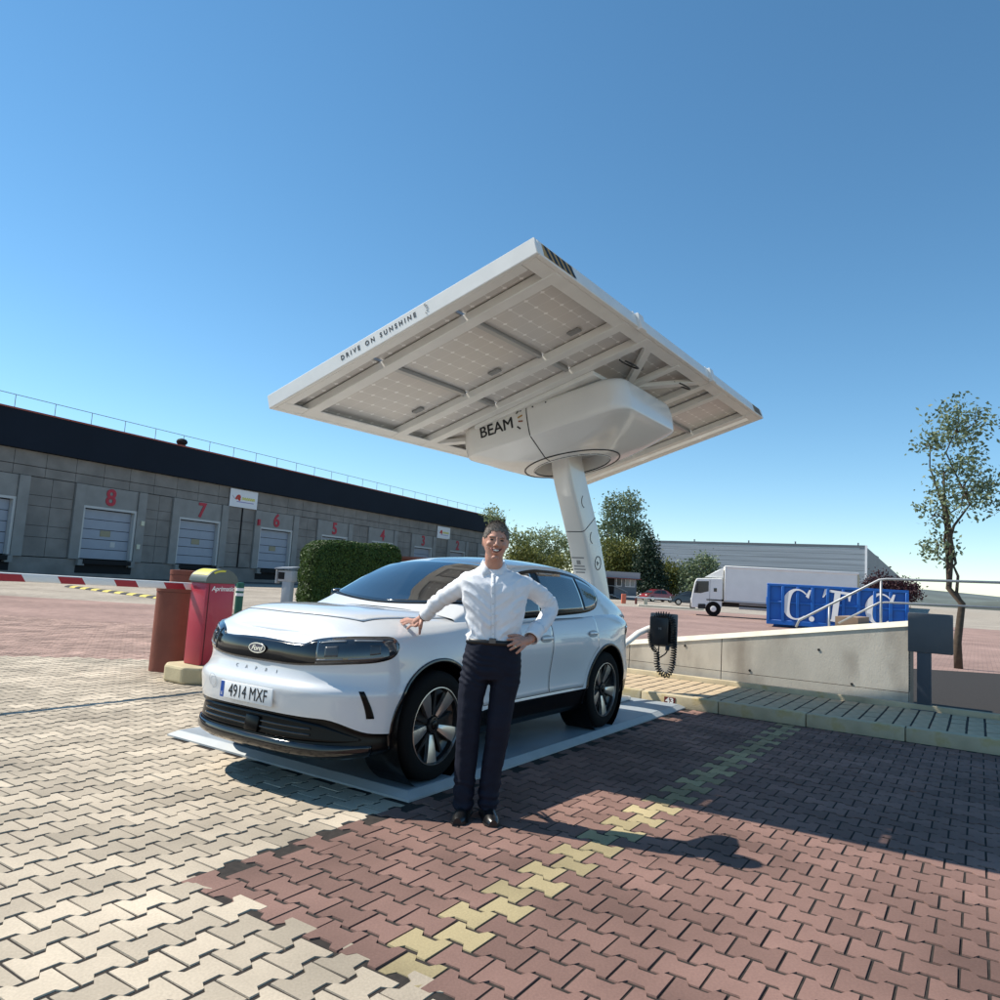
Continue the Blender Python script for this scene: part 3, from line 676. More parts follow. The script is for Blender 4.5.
# deck: hood, cowl, tail; NY strips across with crown
NY = 28
hood_crown = interp([.8, .72, .68, .60, .45, .2, -.4, -.7], [.0, .01, .05, .09, .118, .112, .055, .02])
def deck_pt(i, s):   # s in [-1,1]
    p = ROWS[i][-1]; y = p.y * s
    c = min(1.0, p.y / .55); zc = hood_crown(p.x) * c * (1 - abs(s) ** 3.2)
    # raised power lines on the bonnet
    if p.x > -.5:
        yy = abs(y); zc += .010 * c * math.exp(-((yy - .50) / .10) ** 2) * min(1, max(0, (.62 - p.x) / .4))
    return Vector((p.x, y, p.z + zc))
prevrow = None
for i in range(NU + 1):
    row = [L_[i][-1]] + [body.verts.new(deck_pt(i, 1 - 2 * k / NY)) for k in range(1, NY)] + [R_[i][-1]]
    brow = [L_[i][0]] + [body.verts.new((ROWS[i][0].x, ROWS[i][0].y * (1 - 2 * k / 6), ROWS[i][0].z)) for k in range(1, 6)] + [R_[i][0]]
    if prevrow:
        for k in range(NY): face((prevrow[0][k], row[k], row[k + 1], prevrow[0][k + 1]), 0)
        for k in range(6): face((prevrow[1][k + 1], brow[k + 1], brow[k], prevrow[1][k]), 1)
    prevrow = (row, brow)
bmesh.ops.remove_doubles(body, verts=body.verts[:], dist=.0004)
bmesh.ops.recalc_face_normals(body, faces=body.faces[:])
BVB = BVHTree.FromBMesh(body)
bme = bpy.data.meshes.new('body'); body.to_mesh(bme); body.free()
bme.materials.append(M_paint); bme.materials.append(M_clad)
bo = bpy.data.objects.new('tmp_body', bme); col.objects.link(bo)
WX = (0.0, -2.767); WR = .372; AR = .432; WZ = .372
cut = MB()
for wx in WX:
    for s in (1, -1): cut.lathe([(AR, .58), (AR, 1.1)] if s > 0 else [(AR, -1.1), (AR, -.58)], 64, Matrix.Translation((wx, 0, WZ + .012)) @ Matrix.Rotation(R(-90), 4, 'X'))
cme = cut.mesh('cut', M_cladm); cme.materials.clear(); cme.materials.append(M_paint); cme.materials.append(M_clad)
cme.polygons.foreach_set('material_index', [1] * len(cme.polygons))
co = bpy.data.objects.new('tmp_cut', cme); col.objects.link(co)
bmod = bo.modifiers.new('b', 'BOOLEAN'); bmod.object = co; bmod.operation = 'DIFFERENCE'; bmod.solver = 'EXACT'
res = eval_mesh(bo, 'body'); bpy.data.objects.remove(bo); bpy.data.objects.remove(co)
def split_mat(me, mi, name, mts):
    b = bmesh.new(); b.from_mesh(me)
    bmesh.ops.delete(b, geom=[f for f in b.faces if f.material_index != mi], context='FACES')
    n = bpy.data.meshes.new(name); b.to_mesh(n); b.free(); n.materials.clear(); n.materials.append(mts)
    n.polygons.foreach_set('material_index', [0] * len(n.polygons)); n.polygons.foreach_set('use_smooth', [True] * len(n.polygons)); n.set_sharp_from_angle(angle=R(38)); return n
body_o = link('body', split_mat(res, 0, 'body', M_paint), car)
clad_o = link('lower_cladding', split_mat(res, 1, 'lower_cladding', M_cladm), car)
# ---- greenhouse
gx = [-.30, -.5, -.7, -.9, -1.1, -1.3, -1.6, -1.9, -2.2, -2.5, -2.75, -3.0, -3.25, -3.5, -3.66]
zc_f = interp([-.30, -.5, -.7, -.9, -1.1, -1.3, -1.45, -1.7, -1.95, -2.3, -2.6, -2.85, -3.1, -3.35, -3.55, -3.72], [1.13, 1.235, 1.345, 1.445, 1.525, 1.572, 1.590, 1.606, 1.608, 1.594, 1.556, 1.495, 1.41, 1.305, 1.21, 1.115])
zr_f = interp([-.30, -.5, -.7, -.9, -1.1, -1.3, -1.5, -1.8, -2.1, -2.4, -2.65, -2.9, -3.15, -3.4, -3.6, -3.72], [1.085, 1.165, 1.265, 1.365, 1.448, 1.505, 1.530, 1.545, 1.543, 1.52, 1.478, 1.412, 1.325, 1.23, 1.15, 1.09])
yr_f = interp([-.30, -.5, -.9, -1.3, -1.6, -2.0, -2.5, -2.9, -3.2, -3.5, -3.72], [.765, .755, .715, .675, .66, .65, .645, .655, .67, .675, .66])
def belt(x):        # outer base of the greenhouse on the lower body shoulder
    h = BVB.ray_cast(Vector((x, 2, 1.0)), Vector((0, -1, 0)))
    return h[0].y if h[0] else .8
zb_f = interp([-.3, -.6, -1.4, -2.2, -2.8, -3.2, -3.72], [1.0, 1.05, 1.075, 1.09, 1.10, 1.09, 1.04])
yb_f = interp([-.3, -.6, -1.4, -2.2, -2.8, -3.2, -3.5, -3.72], [.78, .80, .845, .852, .84, .80, .74, .66])
def gsec(x, t):     # t 0..1 side (belt -> rail), 1..2 rail -> centre ; left half
    yb, zb, yr, zr_, zc = yb_f(x), zb_f(x), yr_f(x), zr_f(x), zc_f(x)
    zr_ = max(zr_, zb + .01); zc = max(zc, zr_ + .01)
    if t <= 1:
        b = .022 * math.sin(math.pi * t); return Vector((x, lerp(yb, yr, t) + b, lerp(zb, zr_, t)))
    s = 1 - (t - 1); return Vector((x, yr * s, zr_ + (zc - zr_) * (1 - s ** 2.3)))
ts = [.0, .12, .25, .4, .55, .7, .82, .9, .95, .98, 1.02, 1.05, 1.1, 1.18, 1.28, 1.4, 1.55, 1.7, 1.85, 2.0]
gxs = list(np.linspace(-.31, -3.715, 90))
def soft(x):
    r = [gsec(x, t) for t in ts]
    for _ in range(2):                                     # round the rail
        q = [p.copy() for p in r]
        for k in range(7, 13): q[k] = (r[k - 1] + r[k] * 2 + r[k + 1]) / 4
        r = q
    return r + [Vector((p.x, -p.y, p.z)) for p in reversed(r[:-1])]
mb = MB(); grows = [soft(x) for x in gxs]; mb.grid(grows)
gh = mb.build('cabin', M_paint, car, 60)
gb = bmesh.new(); gb.from_mesh(gh.data); BVG = BVHTree.FromBMesh(gb); gb.free()
def on_side(x, z, bv, off=.003, s=1):
    h = bv.ray_cast(Vector((x, 2.0 * s, z)), Vector((0, -s, 0)))
    if not h[0]: return None
    n = h[1] if h[1].y * s > 0 else -h[1]
    return h[0] + n * off, -n
def patch(fn, nu, nv, t=.006):
    P, N = [], []
    for i in range(nu + 1):
        a, b = [], []
        for j in range(nv + 1):
            q = fn(i / nu, j / nv)
            a.append(q[0]); b.append(q[1])
        P.append(a); N.append(b)
    mb = MB(); mb.shell(P, N, t); return mb
def side_patch(xa, xb, lo, hi, bv, off, s=1, nu=24, nv=10, t=.006):
    last = [None]
    def fn(u, v):
        x = lerp(xa, xb, u); z = lerp(lo(x), hi(x), v); r = on_side(x, z, bv, off, s)
        if r is None: r = last[0]
        last[0] = r; return r
    return patch(fn, nu, nv, t)
# side windows: black surround, then three panes
lo_f = interp([-.62, -.9, -1.4, -2.0, -2.4, -2.62, -2.74, -2.80], [1.105, 1.10, 1.115, 1.135, 1.155, 1.19, 1.25, 1.31])
hi_f = interp([-.62, -.8, -1.0, -1.2, -1.4, -1.7, -2.0, -2.3, -2.5, -2.65, -2.75, -2.80], [1.12, 1.235, 1.345, 1.425, 1.468, 1.492, 1.491, 1.473, 1.446, 1.410, 1.366, 1.318])
for s in (1, -1):
    side_patch(-.62, -2.80, lambda x: lo_f(x) - .022, lambda x: hi_f(x) + .022, BVG, .004, s, 60, 10).build('window_surround', M_cladm, car, True)
    for xa, xb in ((-.72, -1.50), (-1.62, -2.36), (-2.40, -2.77)):
        side_patch(xa, xb, lambda x: min(lo_f(x) + .008, (lo_f(x) + hi_f(x)) / 2 - .004), lambda x: hi_f(x) - .008, BVG, .008, s, 30, 10).build('side_window', M_glass, car, True)
# windscreen and rear window
def top_pt(x, y, off):
    h = BVG.ray_cast(Vector((x, y, 3)), Vector((0, 0, -1))); n = h[1] if h[1].z > 0 else -h[1]; return h[0] + n * off, -n
def ws(u, v, m=0.0, off=.005):
    s = lerp(-1, 1, u); xb = -.375 - .20 * s * s + m * .6; xt = -1.12 - .06 * s * s - m * .6; x = lerp(xb, xt, v)
    return top_pt(x, s * (yr_f(x) - .035 + m), off)
patch(lambda u, v: ws(u, v, .02, .003), 40, 20).build('windscreen_surround', M_cladm, car, True)
wsc = patch(ws, 40, 20); wsc.v = [(Vector(p) + Vector((0, 0, .004))) for p in wsc.v]; wsc.build('windscreen', M_glass, car, True)
patch(lambda u, v: top_pt(lerp(-2.72, -3.5, v), lerp(-1, 1, u) * (yr_f(lerp(-2.72, -3.5, v)) - .06), .005), 20, 14).build('rear_window', M_glass, car, True)
# ---- front: cylindrical projection round (CXF, 0)
CXF = 0.0
def on_front(th, z, off):
    d = Vector((math.cos(th), math.sin(th), 0)); h = BVB.ray_cast(Vector((CXF, 0, z)) + d * 3, -d)
    n = h[1] if h[1].dot(d) > 0 else -h[1]; return h[0] + n * off, -n
def front_patch(ta, tb, lo, hi, off, nu=40, nv=8, t=.008):
    return patch(lambda u, v: on_front(R(lerp(ta, tb, u)), lerp(lo(lerp(ta, tb, u)), hi(lerp(ta, tb, u)), v), off), nu, nv, t)
sym = lambda f: (lambda t: f(abs(t)))
p_hi = sym(interp([0, 12, 20, 26, 30, 40, 52, 60, 63.5, 65.5], [.922, .919, .912, .912, .940, .968, .982, .984, .976, .940]))
p_lo = sym(interp([0, 12, 22, 32, 44, 54, 61, 64, 65.5], [.772, .772, .775, .788, .806, .820, .842, .872, .915]))
front_patch(-65.5, 65.5, p_lo, p_hi, .004, 110, 8).build('front_panel', M_clad, car, True)
M_lens = mat('headlight_lens', (.02, .024, .03), .03, coat=1, spec=.8); M_lensg = mat('headlight_reflector', (.09, .095, .10), .25, .5); M_drl = mat('running_light', (.22, .24, .26), .3)
for s in (1, -1):
    hl = front_patch(32.5 * s, 64.5 * s, lambda t: p_lo(t) + .012, lambda t: p_hi(t) - .010, .009, 40, 8).build('headlight', M_lens, car, True)
    lo2 = lambda t: p_lo(t) + .035; hi2 = lambda t: p_hi(t) - .03
    for a, b in ((36, 41), (53, 57)):
        front_patch(a * s, b * s, lambda t: p_lo(t) + .05, lambda t: p_hi(t) - .055, .0125, 8, 6, .005).build('lamp_cell', M_lensg, hl, True)
    front_patch(33 * s, 43 * s, lambda t: p_lo(t) + .030, lambda t: p_lo(t) + .038, .0125, 10, 2, .004).build('light_bar', M_drl, hl, True)
    front_patch(45 * s, 58 * s, lambda t: p_lo(t) + .030, lambda t: p_lo(t) + .038, .0125, 12, 2, .004).build('light_bar', M_drl, hl, True)
    front_patch(34 * s, 44 * s, lambda t: p_hi(t) - .032, lambda t: p_hi(t) - .025, .0125, 10, 2, .004).build('light_bar', M_drl, hl, True)
    front_patch(47 * s, 58 * s, lambda t: p_hi(t) - .032, lambda t: p_hi(t) - .025, .0125, 10, 2, .004).build('light_bar', M_drl, hl, True)
    # air curtain slit at the bumper corner
    def slit(u, v, s=s):
        z = lerp(.475, .645, u); th = R(s * (lerp(54.5, 50.5, u ** 1.3) + lerp(-1.5, 1.5, v) * (1.0 - .35 * u))); return on_front(th, z, .004)
    patch(slit, 10, 3, .006).build('air_slit', M_cladm, car, True)
# lower intake with bars, lip
i_hi = sym(interp([0, 20, 36, 46, 52], [.452, .448, .428, .380, .345])); i_lo = sym(interp([0, 20, 36, 46, 52], [.315, .315, .320, .325, .335]))
front_patch(-52, 52, i_lo, i_hi, .003, 60, 6).build('lower_grille', M_cladm, car, True)
for z0 in (.352, .388): front_patch(-33, 33, lambda t: z0, lambda t: z0 + .012, .012, 50, 2).build('grille_bar', M_clad, car, True)
front_patch(-56, 56, lambda t: .228, lambda t: .305, .016, 70, 5, .014).build('front_lip', M_clad, car, True)
q = on_front(R(3), .37, .012); mb = MB(); mb.rbox((0, 0, 0), (.13, .10, .02), .008, 2); rad = mb.build('radar_cover', M_cladm, car, 40, M=frame(q[0], (0, 1, 0), -q[1]))
# number plate
q = on_front(0, .535, .008); Mpl = frame(Vector((q[0].x + .012, 0.0, .56)), (0, 1, 0), (1, 0, .02))
pl = MB(); pl.rbox((0, 0, 0), (.52, .112, .012), .004, 2); plate = pl.build('number_plate', mat('plate_white', (.80, .80, .79), .4), car, 40, M=Mpl)
M_pin = mat('plate_ink', (.02, .02, .022), .5)
link('lettering', text_mesh('4914 MXF', .118, .001, M_pin, offset=0, spacing=1.02), plate, Matrix.Translation((.022, -.002, .0072)) @ Matrix.Diagonal((.76, 1, 1, 1)))
mb = MB(); mb.box((-.238, 0, .0066), (.036, .104, .001)); mb.build('country_strip', mat('plate_blue', (.02, .08, .35), .5), plate)
link('country_letter', text_mesh('E', .03, .0005, mat('white_paint', (.8, .8, .78), .6)), plate, Matrix.Translation((-.238, -.03, .0075)))
mb = MB(); mb.box((0, 0, .0065), (.5, .094, .0006)) if False else None
# badge
q = on_front(0, .852, .006); Mb = frame(q[0] + Vector((.004, 0, 0)), (0, 1, 0), -q[1])
def ell(a, b, z0, z1, n=40): return [(a * math.cos(2 * math.pi * i / n), b * math.sin(2 * math.pi * i / n)) for i in range(n)]
mb = MB(); mb.prism(ell(.083, .034, 0, 0), 0, .006); bad = mb.build('badge', M_chrome, car, 30, M=Mb)
mb = MB(); mb.prism(ell(.076, .028, 0, 0), .006, .0075); mb.build('badge_field', mat('badge_blue', (.006, .012, .06), .2, coat=.6), bad, 30)
link('badge_script', text_mesh('Ford', .047, .001, M_chrome, offset=.0006, shear=.35, spacing=.9), bad, Matrix.Translation((0, -.002, .0085)) @ Matrix.Diagonal((1.25, 1, 1, 1)))
for k, c_ in enumerate('CAPRI'):
    q = on_front(R(lerp(-13.5, 13.5, k / 4)), .718, .002); link('letter', text_mesh(c_, .032, .0012, mat('letter_grey', (.42, .43, .44), .4)), car, frame(q[0], Vector((0, 0, 1)).cross(-q[1]), -q[1]))
ringm = ring_mb(.042, .0445, .001, 32)
q = on_front(R(-24.5), .60, .002); ringm.build('tow_cover', mat('paint_gap', (.45, .46, .47), .5), car, M=frame(q[0], Vector((0, 0, 1)).cross(-q[1]), -q[1]))
# ---- bonnet panel, doors, seams
def top_body(x, y, off):
    h = BVB.ray_cast(Vector((x, y, 3)), Vector((0, 0, -1))); n = h[1] if h[1].z > 0 else -h[1]; return h[0] + n * off, -n
def hood_uv(u, v, g=0.0, off=.003):
    s = lerp(-1, 1, u); xf = .60 - .10 * abs(s) ** 2.4 - .02 * abs(s) ** 8 + g; xr = -.36 - .12 * s * s - g
    x = lerp(xf, xr, v); return top_body(x, s * (lerp(.60, .70, v) + g), off)
patch(lambda u, v: hood_uv(u, v, .005, .0012), 40, 30, .004).build('bonnet_gap', M_seam, car, True)
patch(lambda u, v: hood_uv(u, v, 0, .0035), 40, 30, .004).build('bonnet', M_paint, car, True)
def arch_z(x, wx, r): return WZ + math.sqrt(max(0, r * r - (x - wx) ** 2)) if abs(x - wx) < r else 0
for s in (1, -1):
    for xa, xb in ((-.585, -1.625), (-1.64, -2.53)):
        lo = lambda x: max(.445, arch_z(x, WX[1], .495)); hi = lambda x: interp([-.585, -1.6, -2.6], [1.035, 1.075, 1.10])(x)
        side_patch(xa + .005, xb - .005, lambda x: lo(x) - .005, lambda x: hi(x), BVB, .001, s, 30, 16, .003).build('door_gap', M_seam, car, True)
        d = side_patch(xa, xb, lo, hi, BVB, .003, s, 40, 20, .004).build('door', M_paint, car, True)
        hx = xb + .115; hz = .915 if xb > -2 else .935
        r = on_side(hx, hz, BVB, .004, s); Mh = frame(r[0], (-1 * s, 0, 0), -r[1])
        mb = MB(); mb.lathe([(.001, -.004), (.045, -.004), (.058, .0005), (.058, .003)], 28, Matrix.Diagonal((1.75, .58, 1, 1))); mb.build('handle_cup', mat('handle_recess', (.35, .36, .37), .4), d, 40, M=Mh)
        mb = MB(); mb.rbox((0, .004, .012), (.185, .026, .018), .008, 3); mb.build('handle', M_paint, d, 40, M=Mh)
    # wheel arch trims and liners
    for wx in WX:
        def arch(u, v, wx=wx, s=s):
            a = R(lerp(-14, 194, u)); r = lerp(.425, .450, v); z = max(.23, WZ + .012 + r * math.sin(a)); x = wx + r * math.cos(a)
            q_ = on_side(x, z, BVB, .008, s); 
            return q_
        patch(arch, 60, 3, .03).build('arch_trim', M_clad, car, True)
        mb = MB(); mb.lathe([(.431, .92), (.431, .60), (.05, .60)] if s > 0 else [(.05, -.60), (.431, -.60), (.431, -.92)], 48, Matrix.Translation((wx, 0, WZ + .012)) @ Matrix.Rotation(R(-90), 4, 'X'))
        lin = MB(); N_ = 48
        lin.v = mb.v; lin.f = mb.f[:-2]; lin.mi = mb.mi[:-2]; lin.v = [(x, y, min(z, 9)) for x, y, z in lin.v]
        lin.build('arch_liner', M_cladm, car, True)
    # mirrors
    r = on_side(-.86, 1.14, BVG, 0, s); p = r[0]
    mb = MB(); mb.tube([p + Vector((0, -.02 * s, -.02)), p + Vector((.01, .09 * s, -.005))], [(.022, .05), (.018, .035)], 10); mr_ = mb.build('mirror_arm', M_cladm, car, True)
    mb = MB(); mb.rbox((0, 0, 0), (.12, .18, .125), .04, 4); mb.build('mirror', M_clad, car, 60, M=Matrix.Translation(p + Vector((.0, .15 * s, .03))) @ Matrix.Rotation(R(-14 * s), 4, 'Z'))
    # tail lamp
    side_patch(-3.30, -3.56, lambda x: .90, lambda x: .985, BVB, .005, s, 12, 4).build('tail_lamp', mat('tail_lamp_smoked', (.06, .02, .02), .1, coat=1), car, True)
mb = MB(); mb.tube([(-1.95, .0, 1.60), (-2.0, 0, 1.615)], .03) ; 
# ---- wheels
def wheel(x, s):
    wr = bpy.data.objects.new('wheel', None); col.objects.link(wr); wr.parent = car
    Mw = Matrix.Translation((x, s * .80, WZ)) @ Matrix.Rotation(R(-90 * s), 4, 'X') @ Matrix.Rotation(R(-4 if x == 0 else 8), 4, 'Z'); wr.matrix_local = Mw
    tw = .118
    prof = [(.262, -tw + .01), (.30, -tw - .004), (.345, -tw + .004), (.366, -tw + .022), (.372, -tw + .05), (.372, tw - .05), (.366, tw - .022), (.345, tw - .004), (.30, tw + .004), (.266, tw - .004), (.260, tw - .03), (.255, -tw + .03)]
    mb = MB(); mb.lathe(prof, 64, closed=True); mb.build('tyre', M_tyre, wr, 50)
    for zz in (-.05, -.017, .017, .05):
        pass
    mb = MB(); mb.lathe([(.259, -.09), (.259, tw - .022), (.252, tw - .022), (.245, tw - .05), (.20, tw - .075), (.06, tw - .055), (.055, tw - .03), (.03, tw - .027)], 64); rim = mb.build('rim', M_rimb, wr, 40)
    mb = MB(); mb.lathe([(.2635, tw - .03), (.2635, tw - .002), (.2575, tw - .001), (.2555, tw - .02)], 72, closed=True); mb.build('rim_ring', M_rims, rim, 40)
    for k in range(5):
        a = R(72 * k + 90)
        mb = MB()
        pts = [(.068, .020, -.045), (.12, .031, -.034), (.19, .044, -.022), (.247, .052, -.018)]
        top = [(r, -wd, tw + h) for r, wd, h in pts] + [(r, wd, tw + h) for r, wd, h in reversed(pts)]
        n = len(top); vs = top + [(x_, y_, z_ - .03) for x_, y_, z_ in top]
        ridge = [(r, 0, tw + h + .006) for r, wd, h in pts]
        o = len(vs); vs += ridge; fs = []
        for i in range(3):
            fs += [(i, i + 1, o + i + 1, o + i), (o + i, o + i + 1, n - 2 - i, n - 1 - i)]
        fs += [(0, o, n - 1), (3, 4, o + 3)] + [(i, n + i, n + (i + 1) % n, (i + 1) % n) for i in range(n)]
        mb.add(vs, fs, Matrix.Rotation(a, 4, 'Z')); mb.build('spoke', M_rims, wr, 25)
        b2 = MB(); b2.box((.15, 0, tw - .055), (.17, .022, .02), Matrix.Rotation(a + R(36), 4, 'Z')); b2.build('inner_spoke', M_rimb, wr)
        b3 = MB(); b3.lathe([(.007, 0), (.007, .012)], 6, Matrix.Rotation(a + R(36), 4, 'Z') @ Matrix.Translation((.042, 0, tw - .04))); b3.build('wheel_bolt', M_cladm, wr)
    mb = MB(); mb.lathe([(.030, tw - .035), (.030, tw - .022), (.022, tw - .018)], 24); mb.build('hub_cap', M_cladm, wr, 40)
for x in WX:
    for s in (1, -1): wheel(x, s)
mb = MB(); mb.box((-1.38, 0, .24), (3.2, 1.3, .14)); mb.build('underbody', M_cladm, car)
# ================================================================ loading-dock building on the left
WD = Vector((math.sin(R(26.3)), math.cos(R(26.3)), 0)); WN = Vector((WD.y, -WD.x, 0))
P0 = Vector((-23.63, 55, 0))
M_WH = frame(P0, WD, (0, 0, 1))            # local x along the wall, y = into the building, z up
if (M_WH.to_3x3() @ Vector((0, 1, 0))).dot(WN) > 0: pass
M_pan = mat('dock_concrete', (.215, .20, .185), .92, var=.22, vscale=.9, bump=.3, bscale=12, col2=(.17, .16, .15), c2scale=.5, c2lo=.5, c2hi=.75)
M_panl = mat('dock_concrete_pale', (.255, .25, .24), .9, var=.12, vscale=1.2, bump=.2, bscale=12)
M_fas = mat('dock_fascia_navy', (.007, .012, .022), .7, spec=.2, var=.15, vscale=.3)
M_red = mat('number_red', (.42, .03, .05), .6, var=.15, vscale=6)
M_edge = mat('fascia_edge_red', (.30, .07, .05), .6)
M_door = mat('dock_door_grey', (.30, .33, .39), .5, var=.05, vscale=2); M_dfr = mat('dock_door_frame', (.50, .50, .49), .6)
M_dk = mat('dock_dark', (.012, .012, .013), .9)
wh = thing('dock_building', 'long concrete warehouse with a navy roof band and red numbered loading docks', 'building', M=M_WH)
sgn = 1 if (M_WH.to_3x3() @ Vector((0, 1, 0))).dot(WN) < 0 else -1   # +y*sgn points into the building
def WB(name, x0, x1, d0, d1, z0, z1, mt, parent=wh, r=0):              # d = depth into building (negative = proud)
    mb = MB(); c = ((x0 + x1) / 2, sgn * (d0 + d1) / 2, (z0 + z1) / 2); d = (abs(x1 - x0), abs(d1 - d0), abs(z1 - z0))
    if r: mb.rbox(c, d, r, 1)
    else: mb.box(c, d)
    return mb.build(name, mt, parent)
XL, XR = -38.0, 54.5
WB('core_wall', XL, XR, .45, 26, 0, 9.6, M_dk)
WB('roof_band', XL - .3, XR + .3, -.35, .6, 7.56, 9.80, M_fas)
WB('roof_slab', XL, XR, .62, 26, 9.3, 9.78, M_fas)
WB('band_edge', XL - .32, XR + .32, -.40, .7, 9.803, 9.90, M_edge)
WB('plinth', XL, XR, -.02, .44, 0, 1.12, M_pan)
bays = [(-14.0, '9'), (-5.75, '8'), (1.80, '7'), (10.06, '6'), (17.95, '5'), (25.9, '4'), (34.0, '3'), (42.1, '2'), (50.0, '1')]
bays = [(-29.8, '11'), (-21.9, '10')] + bays
DWH = 1.95
edges = [XL]
# wall panels between the bays
def pier(xa, xb):
    n = max(1, round((xb - xa) / 1.35)); st_ = (xb - xa) / n
    zr = [1.16, 2.35, 3.05, 4.25, 4.9, 6.0]
    for i in range(n):
        for z0, z1 in zip(zr, zr[1:]): WB('concrete_panel', xa + i * st_ + .015, xa + (i + 1) * st_ - .015, 0, .40, z0 + .012, z1 - .012, M_pan)
for (c, _), (c2, _) in zip([(XL - 2.9, 0)] + bays, bays + [(XR + 2.6, 0)]): pier(c + DWH + .72, c2 - DWH - .72)
x = XL
while x < XR - .1:
    for z0, z1 in ((6.03, 6.62), (6.64, 7.55)): WB('concrete_panel', x + .015, min(x + 1.97, XR) - .015, .012, .42, z0 + .01, z1 - .01, M_pan)
    x += 1.97
for c, num in bays:
    for s in (-1, 1):
        WB('dock_pilaster', c + s * (DWH + .05), c + s * (DWH + .70), -.16, .40, 1.14, 6.0, M_panl)
        WB('door_frame', c + s * (DWH - .12), c + s * (DWH + .04), -.06, .38, 1.20, 4.50, M_dfr)
        WB('dock_bumper', c + s * (DWH - .1) - .22, c + s * (DWH - .1) + .22, -.30, -.022, .75, 1.15, M_panl)
    WB('number_panel', c - DWH - .02, c + DWH + .02, -.05, .40, 4.66, 6.0, M_panl)
    WB('door_frame', c - DWH - .04, c + DWH + .04, -.061, .38, 4.502, 4.655, M_dfr)
    dr = WB('dock_door', c - DWH + .13, c + DWH - .13, .30, .36, 1.20, 4.49, M_dk)
    for k in range(5): WB('door_section', c - DWH + .14, c + DWH - .14, .262, .298, 1.22 + k * .652, 1.22 + k * .652 + .610, M_door, dr)
    WB('door_window', c - .38, c + .38, .235, .26, 2.72, 3.12, mat('dock_window', (.20, .19, .13), .2), dr)
    WB('dock_leveller', c - DWH + .2, c + DWH - .2, -.35, -.022, .86, 1.14, M_dk)
    WB('dock_pit', c - DWH - .1, c + DWH + .1, -.028, -.0225, .25, .85, M_dk)
    t = text_mesh(num, 1.55, .02, M_red, offset=.035, name='dock_number')
    Mn = frame((c + (-.1 if num != '7' else .05), sgn * -.075, 5.30), (1, 0, 0), (0, -sgn, 0))
    link('dock_number', t, wh, Mn)
WB('door_notice', -5.30, -4.95, .24, .26, 2.05, 2.4, M_dfr)
for xx, zz in ((-3.62, 2.05), (-3.45, 3.7)): WB('switch_box', xx, xx + .25, -.26, -.162, zz, zz + .32, mat('box_ivory', (.6, .58, .45), .6))
WB('alarm_box', 7.62, 7.84, -.30, -.162, 4.75, 5.25, M_red)
WB('drain_pipe', 5.95, 6.03, -.08, -.003, 1.2, 7.5, M_dk)
# company boards
M_sw = mat('board_white', (.72, .72, .74), .5)
def board(x0, x1, z0, z1, lbl):
    b = thing('company_board', lbl, 'sign', M=M_WH @ frame(((x0 + x1) / 2, sgn * -.10, (z0 + z1) / 2), (1, 0, 0), (0, -sgn, 0)), group='company boards on the dock building')
    w_, h_ = x1 - x0, z1 - z0
    mb = MB(); mb.rbox((0, 0, 0), (w_, h_, .06), .015, 1); mb.build('panel', M_sw, b)
    def sw(name, pts, col_, th=.10):
        mb = MB(); P = smooth_path([(x * w_ / 2, y * h_ / 2, .036) for x, y in pts], 5); mb.tube(P, [(th, .006)] * len(P) if False else th * .5, 6); o = mb.build(name, col_, b); o.scale = (1, 1, .12); o.location.z = .033
    sw('swoosh', [(-.85, .25), (-.7, -.05), (-.55, -.1), (-.4, .2)], mat('logo_grey', (.3, .3, .32), .6), .05)
    sw('emblem', [(-.6, -.15), (-.48, .2), (-.35, .28), (-.32, .05), (-.45, 0), (-.28, -.2)], mat('logo_red', (.5, .05, .03), .6), .2)
    for i in range(6): sw('logo_letter', [(-.15 + i * .16, -.12), (-.12 + i * .16, .12), (-.05 + i * .16, .1), (-.06 + i * .16, -.12)], mat('logo_yellow', (.65, .60, .12), .6), .09)
    mb = MB(); mb.box((.05 * w_, -.19 * h_, .032), (w_ * .62, h_ * .045, .004)); mb.build('logo_line', mat('logo_violet', (.25, .22, .45), .6), b)
board(4.45, 7.45, 6.0, 7.45, 'white company board with red and yellow logo between docks 7 and 6')
board(36.85, 39.85, 5.92, 7.35, 'white company board with yellow logo between docks 3 and 2')
# roof railing
rl = thing('roof_railing', 'thin grey safety railing along the top of the dock building', 'railing', M=M_WH)
M_rl = mat('railing_grey', (.25, .27, .30), .5, .4)
mb = MB(); mb.box(((XL + XR) / 2, sgn * .3, 10.78), (XR - XL, .035, .035)); mb.build('top_rail', M_rl, rl)
xx = XL + .6
while xx < XR:
    mb = MB(); mb.box((xx, sgn * .3, 10.33), (.03, .03, .86)); mb.build('post', M_rl, rl); xx += 2.48
rv = thing('roof_ventilator', 'dark mushroom ventilator on the roof edge above dock 7', 'ventilator', M=M_WH @ Matrix.Translation((-.3, sgn * .35, 9.905)))
mb = MB(); mb.lathe([(.30, 0), (.30, .12), (.26, .14)], 16); mb.build('curb', mat('terracotta', (.30, .10, .06), .8), rv, 40)
mb = MB(); mb.lathe([(.26, .14), (.34, .22), (.40, .30), (.40, .42), (.30, .55), (.1, .62)], 14); mb.build('cowl', M_dk, rv, 30)

